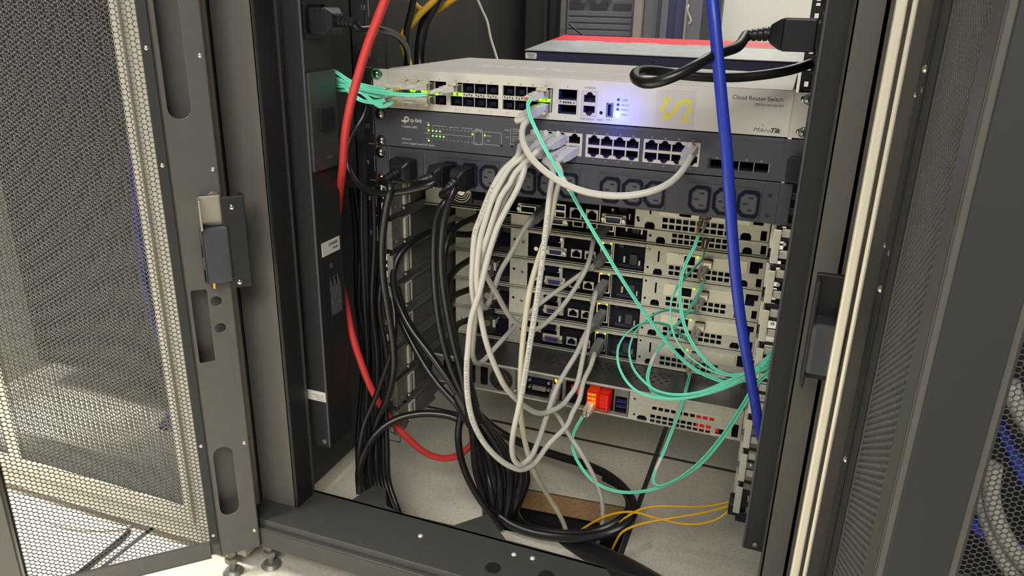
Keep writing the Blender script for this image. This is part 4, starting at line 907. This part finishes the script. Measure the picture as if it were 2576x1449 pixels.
patch('grey patch cable rising behind the white bundle to the top server', (cols[1], 0, zb6), dirL,
      [(1335, 405, -44), (1296, 450, -54), (1250, 540, -58), (1224, 610, -60), (1210, 700, -50), (1210, 760, -36), (1220, 772, -26), (1234, 752, -14), (1258, 684, 8), (1284, 640, 20), (1312, 588, 36), (1340, 545, 52)],
      'cable_grey', end=((-50, 76, -3*U-30), (-.45, -.6, -.66), 'plug_grey'), up=-1, ball=False)
# port 24 loop up to the white switch
t, _ = patch('white patch cable arching from the last charcoal switch port up to the white switch', (88.9+3*14.05, 0, zt6), (-.15, -.95, -.28),
      [(1737, 395, -44), (1716, 430, -60), (1685, 460, -76), (1640, 481, -86), (1580, 492, -92), (1520, 491, -94), (1460, 479, -92), (1400, 452, -86), (1350, 412, -76), (1324, 378, -66), (1313, 345, -56), (1317, 315, -48), (1332, 299, -42)], r=3.4,
      end=((-32, -12, -31), (-.55, -.75, -.36), 'plug_white'))
# gray cable from bottom server down to the floor hole
patch('grey patch cable dropping from the bottom server through the floor cut out', (-29, 93, -420), (-.05, -.6, -.8),
      [(1402, 1045, 50), (1430, 1092, 40), (1462, 1140, 36), (1492, 1195, 34), (1512, 1250, 36), (1516, 1300, 40), (1509, 1345, 44), (1498, 1378, 46)], 'cable_grey', 'plug_grey', ball=False, r=3.)
# wall-less sfp in port 23 + transceivers
def transceiver(x, z, y0, label, m='zinc', up=1, group='small metal transceivers in the white switch'):
    t = thing('transceiver', label, 'transceiver', (x, y0, z), group)
    q = MB(); q.box(x-6.6, x+6.6, y0-11, y0+12, z-4.2, z+4.2); q.build('shell', 'nickel', t, bevel=.5)
    q = MB(); q.box(x-5.8, x+5.8, y0-14, y0-8, z+(3.2 if up > 0 else -6.4), z+(6.4 if up > 0 else -3.2)); q.box(x-5.8, x-4.6, y0-14, y0-12.6, z-3, z+3); q.build('bail_latch', 'beige', t, bevel=.7)
    return t
def lc(parent, P, dirs, tip1, tip2, m='plug_white', body=14, up=(0, 0, 1), m2='ochre'):
    """duplex connector at port P: body along dirs, two boots ending at tip1/tip2"""
    M = orient(P, dirs, up); q = MB(M)
    for dx in (-3.1, 3.1): q.box(dx-2.6, dx+2.6, -body, 0, -3.3, 3.3)
    q.box(-3.4, 3.4, -body*.75, -body*.35, -2.4, 4.3); o = q.build('connector', m, parent, bevel=.5)
    for dx, tip, mm in ((-3.1, tip1, m2), (3.1, tip2, m)):
        a = M @ Vector((dx, -body, 0)); tip = Vector(tip); b_ = M @ Vector((dx, -body-5, 0)); mid = (b_+tip)/2
        sp_ = spline([a, b_, (b_*.4+tip*.6), tip], 3); n = len(sp_)
        cut = int(n*.5)
        MB().tube(sp_[:cut+1], 2.3, 10, rr=[2.5-.6*i/cut for i in range(cut+1)]).build('boot', m, o, smooth=60)
        MB().tube(sp_[cut:], 1.7, 10, rr=[1.75-.3*i/(n-cut) for i in range(n-cut)]).build('boot_tip', mm, o, smooth=60)
def twin(parent, pts, r=1.05, gap=1.08, step=5, name='jacket'):
    sp_ = spline(pts, step); q = MB(); q.tube(sp_, r, 10, (gap, 0)); q.tube(sp_, r, 10, (-gap, 0)); q.build(name, 'aqua', parent, smooth=60); return sp_
g1 = [-198.8, -184.3, -169.9]
bundle_end = [(848, 183, -40), (850, 190, -34), (849, 200, -38), (851, 208, -30), (850, 216, -36), (852, 225, -32), (856, 233, -34)]
for i, x in enumerate(g1):
    for row, z in ((0, -16.4), (1, -31.2)):
        n_ = ('upper' if row == 0 else 'lower'); w_ = ('first', 'second', 'third')[i]
        transceiver(x, z, -1, f'metal transceiver in the {n_} row of the white switch, {w_} from the left', up=1 if row == 0 else -1)
        t = thing('fibre_cable', f'aqua fibre cable plugged into the {n_} row of the white switch, {w_} from left', 'cable', (x, 0, z), 'aqua fibre cables trailing left from the white switch')
        P = Vector((x, -11, z)); dr = (-.62, -.78, .0 if row == 0 else -.05)
        base = P+Vector(dr).normalized()*14
        tp = base+Vector((-21, -9, -3.5 if row == 0 else -1)); tp2 = base+Vector((-20, -5, -2.5 if row == 0 else 0))
        lc(t, P, dr, tp, tp2)
        ex, ey, eY = bundle_end[i*2+row]
        yy = 236 if row == 0 else 262
        mid = [(968-6*i, 226+8*i+(26 if row else 0), -38), (920-6*i, (216+6*i) if row == 0 else (256-2*i-10*i*(i > 1)), -40), (882, (205+6*i) if row == 0 else (236-4*i), -42)]
        twin(t, [(tp+tp2)/2]+px(mid)+[at(ex, ey, eY), at(ex-30, ey-14, -20)])
x = -135.7
transceiver(x, -16.4, -1, 'metal transceiver in port ten of the white switch, alone right of an empty port')
t = thing('fibre_cable', 'aqua fibre cable from port ten of the white switch, running left alone', 'cable', (x, 0, -16), 'aqua fibre cables trailing left from the white switch')
P = Vector((x, -11, -16.4)); lc(t, P, (-.72, -.68, -.12), at(1074, 238, -36), at(1080, 236, -32))
twin(t, [at(1078, 237, -34), at(1040, 239, -40), at(985, 236, -44), at(930, 228, -44), at(890, 219, -42), at(852, 212, -36), at(822, 200, -24)])
transceiver(-31, -16.4, -1, 'metal transceiver in port twenty four of the white switch, above the copper one', group=None)
transceiver(-31, -31.2, -1, 'copper transceiver in port twenty three of the white switch holding a patch plug', up=-1, group=None)
for x, z in ((-192, -22.4), (-188.4, -22.4), (-177.6, -22.8), (-173.4, -22.8), (-164, -23), (-159, -24.6), (-137.5, -23.4), (-131, -23.4), (-35, -23.8), (-31, -24.2), (-27, -23.8)): MB().dome((x, -1.5, z), (0, -1, 0), 1.7, 1.2, 12, 3).build('port_light', 'led_green', sw, smooth=60)
# fibre cables leaving right
RB = [(1937, 893), (1938, 899), (1938, 905), (1937, 911), (1938, 917), (1937, 924), (1936, 932), (1938, 938)]
def fib(label, P, dirs, tips, pts, bi, m='boot_grey', body=14, lab=None, end=True):
    t = thing('fibre_cable', label, 'cable', tuple(P), None)
    lc(t, P, dirs, at(*tips[0]), at(*tips[1]), m, body)
    s_ = (at(*tips[0])+at(*tips[1]))/2; L = [s_]+px(pts)
    if end: ex, ey = RB[bi]; L += [at(ex, ey, -4), at(ex+40, ey-28, 24)]
    sp_ = twin(t, L)
    if lab:
        i = min(range(len(sp_)), key=lambda k: (sp_[k]-at(*lab)).length); MB().tube(sp_[max(0, i-1):i+3], 2.5, 10).build('cable_flag', 'label_white', t, smooth=60)
    return t, sp_
fib('longest aqua fibre cable, slanting from the white switch down across all the servers', Vector((-31, -11, -16.4)), (-.68, -.7, -.2), ((1334, 250, -40), (1340, 247, -36)),
    [(1328, 262, -48), (1333, 290, -56), (1350, 330, -62), (1380, 390, -66), (1422, 458, -66), (1465, 535, -64), (1512, 615, -60), (1560, 695, -54), (1608, 768, -46), (1655, 832, -38), (1700, 888, -30), (1742, 925, -24), (1785, 948, -18), (1835, 962, -12), (1885, 950, -8)], 0, m='plug_white', lab=(1428, 460, -66))
NX = 144.6
fib('aqua fibre cable from the top server, rear of two side by side hanging strands', at(1776, 535, 74), (-.05, -.8, -.6), ((1752, 592, 50), (1763, 590, 54)),
    [(1745, 625, 44), (1729, 655, 36), (1716, 690, 28), (1710, 740, 18), (1716, 795, 8), (1731, 844, -2), (1760, 890, -10), (1804, 932, -14), (1850, 944, -12), (1900, 928, -8)], 1)
fib('aqua fibre cable from the second server, bowing furthest left of the hanging pair', Vector((NX, 170, -4*U-16)), (-.2, -.8, -.5), ((1768, 628, 130), (1775, 628, 134)),
    [(1768, 650, 110), (1745, 676, 80), (1722, 700, 50), (1700, 728, 26), (1687, 770, 10), (1691, 828, -4), (1711, 872, -12), (1744, 906, -16), (1791, 934, -16), (1840, 946, -12), (1895, 936, -8)], 2)
fib('aqua fibre cable from the third server with an ochre boot, crossing down left then right', Vector((NX, 172, -5*U-16.5)), (-.3, -.75, -.6), ((1763, 712, 140), (1774, 708, 144)),
    [(1761, 733, 130), (1746, 757, 112), (1724, 793, 90), (1693, 828, 66), (1671, 859, 46), (1649, 890, 30), (1636, 919, 16), (1629, 948, 4), (1635, 974, -6), (1653, 993, -14), (1700, 1000, -20), (1765, 985, -20), (1850, 950, -14), (1900, 925, -8)], 3, lab=(1645, 896, 28))
fib('aqua fibre cable from the fourth server, inner of the two large left loops', Vector((NX, 172, -6*U-16.5)), (-.3, -.75, -.6), ((1750, 784, 142), (1760, 780, 146)),
    [(1738, 787, 130), (1712, 784, 112), (1691, 780, 98), (1667, 782, 82), (1640, 795, 60), (1618, 813, 42), (1596, 839, 24), (1585, 868, 10), (1583, 890, 2), (1592, 925, -10), (1618, 958, -18), (1655, 984, -24), (1710, 993, -26), (1780, 982, -22), (1860, 955, -16), (1905, 932, -8)], 4)
fib('aqua fibre cable from the fifth server, outermost large loop on the left', Vector((NX, 172, -7*U-16.5)), (-.3, -.75, -.6), ((1739, 858, 142), (1750, 855, 146)),
    [(1728, 856, 128), (1704, 834, 104), (1680, 819, 84), (1656, 812, 66), (1627, 812, 48), (1603, 819, 32), (1576, 839, 16), (1558, 866, 2), (1553, 894, -8), (1558, 925, -16), (1576, 959, -24), (1604, 985, -28), (1645, 1000, -30), (1700, 1004, -28), (1765, 994, -24), (1840, 970, -18), (1900, 938, -8)], 5)
fib('aqua fibre cable dropping from the sixth server to a sharp bend over the floor', Vector((NX, 172, -8*U-16.5)), (-.3, -.75, -.6), ((1731, 942, 140), (1742, 934, 144)),
    [(1728, 972, 100), (1720, 1000, 86), (1712, 1028, 80), (1684, 1100, 62), (1663, 1152, 46), (1649, 1183, 34), (1643, 1206, 26), (1648, 1219, 20), (1668, 1220, 16), (1710, 1200, 12), (1765, 1155, 8), (1818, 1092, 4), (1862, 1025, 0), (1900, 965, -2)], 6, lab=(1660, 1160, 42))
fib('aqua fibre cable from the glowing port of the bottom server, sweeping lowest over the floor', Vector((24, 82, -425)), (-.25, -.6, -.75), ((1461, 1049, 60), (1470, 1047, 62)),
    [(1447, 1080, 52), (1440, 1108, 46), (1444, 1140, 42), (1462, 1175, 38), (1490, 1208, 34), (1532, 1231, 30), (1585, 1239, 26), (1645, 1230, 22), (1705, 1205, 18), (1765, 1165, 14), (1822, 1098, 8), (1870, 1022, 2), (1905, 965, 0)], 7, m='beige')
transceiver(NX, -5*U-16.5, 175, 'metal transceiver in the network card of the third server', group='metal transceivers in the server network cards')
for k in (4, 6, 7, 8): transceiver(NX, -k*U-16.5, 175, 'metal transceiver in the network card of the '+{4: 'second', 6: 'fourth', 7: 'fifth', 8: 'sixth'}[k]+' server', group='metal transceivers in the server network cards')

# ---- thick coloured cables
def cab1(name, label, pts, r, m, cat='cable', group=None, n=14, step=6):
    return tag(MB().tube(spline(px(pts), step), r, n).build(name, m, None, smooth=60), label, cat, group)
cab1('network_cable', 'thick red cable running down the left side and curling over the floor inside the cabinet',
     [(1080, -560, -128), (1020, -220, -124), (977, -30, -120), (955, 35, -116), (928, 105, -112), (904, 180, -106), (882, 262, -98), (868, 340, -86), (862, 420, -66), (853, 500, -36), (847, 600, -30), (856, 700, -30), (871, 770, -34), (884, 835, -36), (904, 900, -34), (933, 975, -28), (972, 1042, -16), (1022, 1098, -2), (1072, 1140, 14), (1120, 1153, 32), (1160, 1142, 50), (1192, 1110, 70), (1225, 1070, 90)], 4.6, 'cable_red', step=5)
cab1('network_cable', 'thick blue cable hanging in front of everything down the right side of the rack',
     [(1750, -560, -120), (1775, -220, -126), (1790, -20, -130), (1798, 60, -134), (1807, 160, -138), (1817, 270, -142), (1828, 380, -144), (1834, 480, -144), (1841, 580, -142), (1849, 680, -138), (1860, 780, -132), (1874, 870, -124), (1890, 960, -112), (1902, 1030, -100), (1911, 1090, -84), (1930, 1130, -60)], 5.0, 'cable_blue', step=5)
# ---- yellow cables
YL = [('middle strand of the three yellow cables between clip and floor hole', [(1838, 1272, 20), (1770, 1290, 18), (1700, 1302, 14), (1640, 1312, 8), (1600, 1322, 4), (1566, 1338, 2), (1548, 1365, 6), (1533, 1400, 16)]),
      ('topmost of the three yellow cables between clip and black coil', [(1838, 1262, 22), (1800, 1270, 24), (1756, 1275, 26), (1700, 1274, 26), (1650, 1274, 24), (1610, 1282, 22), (1580, 1298, 20), (1556, 1318, 24), (1540, 1345, 34)]),
      ('lowest sagging yellow cable of the three, arching over into the floor hole', [(1845, 1272, 18), (1812, 1302, 8), (1770, 1317, 4), (1728, 1319, 4), (1690, 1313, 8), (1648, 1303, 14), (1608, 1291, 18), (1570, 1288, 22), (1525, 1298, 26), (1485, 1318, 30), (1445, 1346, 36), (1430, 1362, 44)])]
for l, p in YL: cab1('network_cable', l, p, 1.6, 'cable_yellow', n=10)
cab1('network_cable', 'thick yellow cable slanting across the dark corner at the top left of the rack interior', [(1110, -20, 215), (1085, 8, 210), (1060, 32, 205), (1038, 58, 200), (1016, 84, 190), (1014, 112, 170), (1026, 150, 150), (1034, 190, 140)], 4.6, 'cable_yellow')
cab1('network_cable', 'yellow cable curving right behind the slanting yellow one at the top', [(1160, -14, 250), (1130, 6, 248), (1105, 24, 245), (1085, 30, 240), (1062, 26, 235), (1045, 12, 230), (1030, -8, 230)], 3.8, 'cable_yellow')
# ---- black power cords
def c13(parent, P, d, up=(0, 0, 1), w=9.5, h=12.5, L=30, tail=None, m='black_plastic'):
    M = orient(P, d, up); q = MB(M); q.box(-w*.8, w*.8, -4, 6, -h*.85, h*.85); q.box(-w, w, -L*.75, -3, -h, h)
    q.add([(-w,-L*.75,-h),(w,-L*.75,-h),(w,-L*.75,h),(-w,-L*.75,h),(-w*.6,-L,-h*.55),(w*.6,-L,-h*.55),(w*.6,-L,h*.55),(-w*.6,-L,h*.55)], [(0,3,2,1),(4,5,6,7),(0,1,5,4),(1,2,6,5),(2,3,7,6),(3,0,4,7)])
    o = q.build('plug', m, parent, bevel=1.6, seg=3); e = M @ Vector((0, -L, 0)); tl = Vector(tail).normalized() if tail else -(M.to_3x3() @ Vector((0, 1, 0)))
    q = MB(); p = e-tl*2
    for i in range(5): q.cyl(p+tl*(i*4.6), p+tl*(i*4.6+3.2), 6.2-.35*i, 16); q.cyl(p+tl*(i*4.6+3), p+tl*(i*4.6+4.8), 4.6-.2*i, 12)
    q.build('strain_relief', m, o, smooth=30); return p+tl*22
def cord(label, P, d, pts, r=4, end=None, group=None, tail=None, pre=None, **k):
    t = thing('power_cable', label, 'power cord', tuple(P), group); e = c13(t, P, d, tail=tail, **k)
    L = [e]+px(pts); jacket(t, L, r, 'cable_black', step=6); return t
a = onx(785, 62)
cord('black power cord from the left vertical strip bending down behind the white switch', Vector((-263, -78, 52)), (1, -.02, 0), [(905, 75, -74), (935, 72, -60), (965, 76, -40), (990, 84, -12), (1012, 102, 14), (1024, 128, 36), (1024, 160, 52), (1020, 200, 60)], 4, w=15, h=13.5, L=28, tail=(1, -.05, -.05))
t = thing('power_cable', 'heavy black power cord looping back on itself over the white switch', 'power cord', (238, -76, 54))
e = c13(t, Vector((236, -76, 54)), (-1, -.05, 0), w=15, h=13.5, L=40, tail=(-1, -.22, -.1))
jacket(t, [e]+px([(1855, 118, -110), (1810, 134, -130), (1760, 160, -150), (1710, 186, -162), (1660, 205, -166), (1622, 209, -160), (1600, 199, -146), (1599, 184, -126), (1622, 177, -108), (1665, 180, -96), (1720, 189, -88), (1790, 194, -80), (1860, 194, -70), (1930, 187, -60), (1990, 176, -50), (2040, 160, -40)]), 4.5, 'cable_black', step=5)
cord('black power cord with a large ribbed plug at the left end of the power strip', Vector((-198, -1, -112)), (-.1, -1, -.1), [(982, 470, -66), (972, 520, -64), (962, 600, -60), (963, 690, -56), (976, 780, -52), (988, 860, -48), (990, 930, -44), (975, 1000, -40), (948, 1060, -40), (930, 1130, -44), (930, 1200, -50), (950, 1270, -58), (985, 1320, -62)], 4.6, w=14, h=13, L=26, tail=(-.45, -.7, -.35))
cord('black power cord from the first outlet curling left and up beside the charcoal switch', Vector((oc[0], -2, -114)), (-.25, -.95, 0), [(1092, 460, -56), (1052, 474, -60), (1000, 484, -62), (950, 486, -58), (905, 468, -50), (878, 428, -42), (874, 385, -36), (884, 345, -30), (905, 310, -24), (920, 280, -16), (925, 240, -8)], 3.8, L=34, tail=(-.75, -.55, -.3))
cord('black power cord from the second outlet dropping in front to the taped bundle', Vector((oc[1], -2, -114)), (-.15, -.97, -.1), [(1141, 478, -58), (1128, 510, -62), (1116, 560, -64), (1110, 640, -62), (1114, 710, -58), (1124, 780, -52), (1140, 860, -44), (1158, 930, -38), (1174, 1010, -34), (1178, 1050, -30)], 4.2, L=32, tail=(-.45, -.6, -.65))
grp = 'black power cords gathered into the taped bundle'
def plain(label, pts, r=3.8, g=grp): return cab1('power_cable', label, pts, r, 'cable_black', 'power cord', g)
plain('black power cord just left of the one from the second outlet, parallel to it', [(1150, 470, -20), (1128, 500, -44), (1100, 540, -52), (1092, 620, -54), (1094, 720, -50), (1106, 820, -44), (1132, 920, -36), (1166, 1000, -30), (1172, 1050, -26)], 4.2)
plain('black power cord from the top server, angled band just under the power strip plugs', [(1260, 508, 70), (1216, 537, 50), (1183, 552, 34), (1145, 575, 10), (1122, 620, -10), (1118, 700, -20), (1128, 790, -24), (1150, 880, -24), (1172, 960, -24), (1182, 1040, -22)])
plain('black power cord from the second server swinging furthest left across the slide rails', [(1240, 575, 165), (1180, 590, 130), (1120, 585, 90), (1083, 583, 60), (1039, 607, 30), (1006, 640, 10), (991, 680, 0), (990, 715, -4), (1002, 765, -8), (1032, 825, -14), (1082, 892, -20), (1132, 962, -24), (1168, 1015, -24)], 4.4)
plain('black power cord from the third server, broad band left of the white bundle', [(1240, 625, 165), (1180, 655, 120), (1145, 680, 80), (1128, 712, 50), (1126, 770, 24), (1140, 850, 4), (1160, 930, -8), (1180, 1010, -16), (1186, 1060, -18)], 4.4)
plain('black power cord from the fourth server, second broad band left of the white bundle', [(1240, 705, 165), (1180, 728, 120), (1139, 748, 80), (1130, 786, 44), (1142, 850, 20), (1164, 930, 0), (1186, 1010, -12), (1192, 1060, -14)], 4.4)
plain('black power cord from the fifth server, third broad band left of the white bundle', [(1240, 782, 165), (1183, 803, 120), (1147, 822, 80), (1150, 870, 40), (1168, 940, 10), (1190, 1010, -8), (1198, 1060, -10)], 4.4)
plain('black power cord from the sixth server, lowest band into the taped bundle', [(1240, 860, 165), (1196, 885, 120), (1180, 930, 70), (1188, 980, 30), (1200, 1030, 4), (1206, 1070, 0)], 4.)
plain('black power cord crossing diagonally below the slide rails into the bundle', [(985, 760, 20), (1005, 800, 10), (1039, 868, 0), (1072, 925, -6), (1105, 970, -12), (1150, 1020, -18), (1172, 1060, -20)], 4.2)
plain('black power cord highest of those entering the tape from the left', [(1000, 720, 8), (1020, 790, 4), (1056, 850, 0), (1100, 910, -4), (1148, 975, -10), (1176, 1020, -14)], 3.6)
# taped section and lower bundle
tp_ = MB().tube(spline(px([(1158, 985, -20), (1170, 1010, -22), (1184, 1040, -22), (1196, 1062, -20)]), 5), 12.5, 18); tag(tp_.build('cable_tape', 'cable_black', None, smooth=60), 'black tape wrap binding the power cords at mid height', 'tape')
for i in range(9):
    f_ = i/8; mx_ = 1196+112*f_; 
    plain(f'black power cord below the tape wrap, number {("one","two","three","four","five","six","seven","eight","nine")[i]} across from the left' if False else 'black power cord fanning from the tape wrap down into the floor cut out', [(1180+18*f_, 1040, -16+8*(i % 3)), (1190+62*f_, 1100, -12+9*(i % 3)), (mx_, 1180, -8+8*(i % 3)), (1216+86*f_, 1250, -2+8*(i % 2)), (1222+66*f_, 1310, 8+6*(i % 3)), (1216+72*f_, 1360, 14+8*(i % 3)), (1224+72*f_, 1400, 30)], 4.6, 'black power cords fanning down from the tape wrap')
for i in range(9):
    f_ = i/8; jx = random.uniform(-6, 6)
    plain('black power cord in the bundle hanging beside the left vertical strip', [(886+88*f_+jx, 470, 44-20*(i % 3)), (893+76*f_-jx, 600, 40-18*(i % 3)), (900+60*f_+jx, 760, 34-16*(i % 3)), (912+56*f_-jx, 900, 20-14*(i % 3)), (905+66*f_, 1030, 0-12*(i % 3)), (900+74*f_, 1130, -20-10*(i % 3)), (906+72*f_, 1210, -34-8*(i % 3)), (935+66*f_, 1280, -50-6*(i % 3)), (960+60*f_, 1320, -60)], 3.6, 'black power cords hanging beside the left vertical strip')
plain('black power cord bowing outermost left of the hanging bundle near the floor', [(975, 700, 10), (992, 790, -10), (988, 870, -28), (966, 940, -38), (940, 1010, -50), (918, 1060, -58), (905, 1120, -64), (902, 1170, -66), (915, 1230, -66), (945, 1285, -66)], 3.4, None)
plain('black power cord arching from the left bundle over the floor to the tape wrap', [(905, 1240, -70), (904, 1180, -66), (925, 1120, -56), (962, 1076, -40), (1010, 1050, -24), (1070, 1040, -10), (1130, 1046, 0), (1168, 1062, 4)], 5, None)
plain('black power cord bowing left from the tape wrap down to the sill', [(1160, 1040, 0), (1153, 1090, -6), (1157, 1140, -8), (1172, 1190, -8), (1198, 1242, -8), (1232, 1290, -6), (1262, 1330, 0)], 4.8, None)
cab1('cable_coil', 'thick black cable coiled in a wide loop round the wooden edged floor hole',
     [(1150, 960, 60), (1180, 1010, 110), (1215, 1052, 140), (1262, 1090, 140), (1330, 1122, 132), (1400, 1146, 122), (1470, 1168, 110), (1530, 1196, 92), (1574, 1234, 70), (1594, 1275, 44), (1582, 1312, 20), (1540, 1338, 4), (1470, 1352, -2), (1400, 1350, -2), (1340, 1340, -2), (1290, 1322, 0), (1258, 1300, 6)], 6.2, 'cable_black', 'cable', step=6)
cab1('cable_coil', 'shorter inner turn of thick black cable inside the big floor coil',
     [(1322, 1176, 92), (1326, 1210, 78), (1314, 1246, 60), (1298, 1285, 40), (1318, 1318, 20), (1370, 1336, 10), (1440, 1342, 10), (1510, 1332, 14), (1560, 1306, 30), (1582, 1278, 52), (1578, 1248, 68), (1556, 1222, 82), (1520, 1202, 96)], 5, 'cable_black', 'cable')
cab1('cable_hose', 'thick dark conduit leaving the floor cut out towards the viewer along the sill', [(1400, 1365, 20), (1450, 1378, 8), (1510, 1400, -12), (1570, 1428, -36), (1630, 1462, -62), (1690, 1500, -90)], 14, 'black_plastic', 'conduit', n=20)
cab1('power_cable', 'thick black cord rising in the dark corner behind the yellow cables', [(1106, -20, 232), (1088, 20, 228), (1068, 60, 226), (1058, 110, 222), (1056, 150, 220), (1060, 200, 215)], 8, 'cable_black', 'power cord')
cab1('power_cable', 'thin black cord rising left of the yellow cables in the dark corner', [(1044, -20, 190), (1034, 30, 188), (1024, 70, 186), (1022, 110, 184), (1030, 170, 180)], 4.5, 'cable_black', 'power cord')
# clip at bottom right holding the yellow cables
q = MB(); p = at(1842, 1268, 20); q.box(p.x-4, p.x+16, 8, 34, p.z-8, p.z+8); tag(q.build('cable_clip', 'black_plastic', None, bevel=2, seg=3), 'small black clip holding three yellow cables at the bottom right', 'clip')

# ================================================================= LIGHT
def area(name, loc, rot, sx, sy, e, col=(1, .965, .9)):
    l = bpy.data.lights.new(name, 'AREA'); l.shape = 'RECTANGLE'; l.size = sx; l.size_y = sy; l.energy = e; l.color = col
    o = bpy.data.objects.new(name, l); o.location = loc; o.rotation_euler = rot; COL.objects.link(o); return o
area('aisle_lamp', (.5, -2.3, 1.5), (math.radians(52), 0, math.radians(12)), 1.6, .9, 118)
area('aisle_lamp_left', (-1.0, -.85, 1.9), (0, 0, 0), .5, .9, 80).data.spread = math.radians(62)
area('far_aisle_lamp', (.3, 1.5, 2.0), (math.radians(-8), 0, 0), 1.8, .8, 120, (1, .98, .92))
def pt(name, p, e, col, r=.003):
    l = bpy.data.lights.new(name, 'POINT'); l.energy = e; l.color = col; l.shadow_soft_size = r
    o = bpy.data.objects.new(name, l); o.location = tuple(v*S for v in p); COL.objects.link(o)
pt('blue_indicator_glow', (50.2, -20, -34), .1, (.04, .09, 1))
pt('red_port_glow', (26, 78, -424), .012, (1, .16, .04))
pt('red_inner_glow', (175, 104, -430), .006, (1, .05, .04))
pt('green_port_glow', (-31, -20, -24), .0012, (.4, 1, .1))
w = bpy.data.worlds.new('world'); sc.world = w; w.use_nodes = True
w.node_tree.nodes['Background'].inputs['Color'].default_value = (.88, .92, 1, 1); w.node_tree.nodes['Background'].inputs['Strength'].default_value = .2
sc.view_settings.view_transform = 'Standard'; sc.view_settings.look = 'None'; sc.view_settings.exposure = -.72; sc.view_settings.gamma = 1
sc.view_settings.use_curve_mapping = False
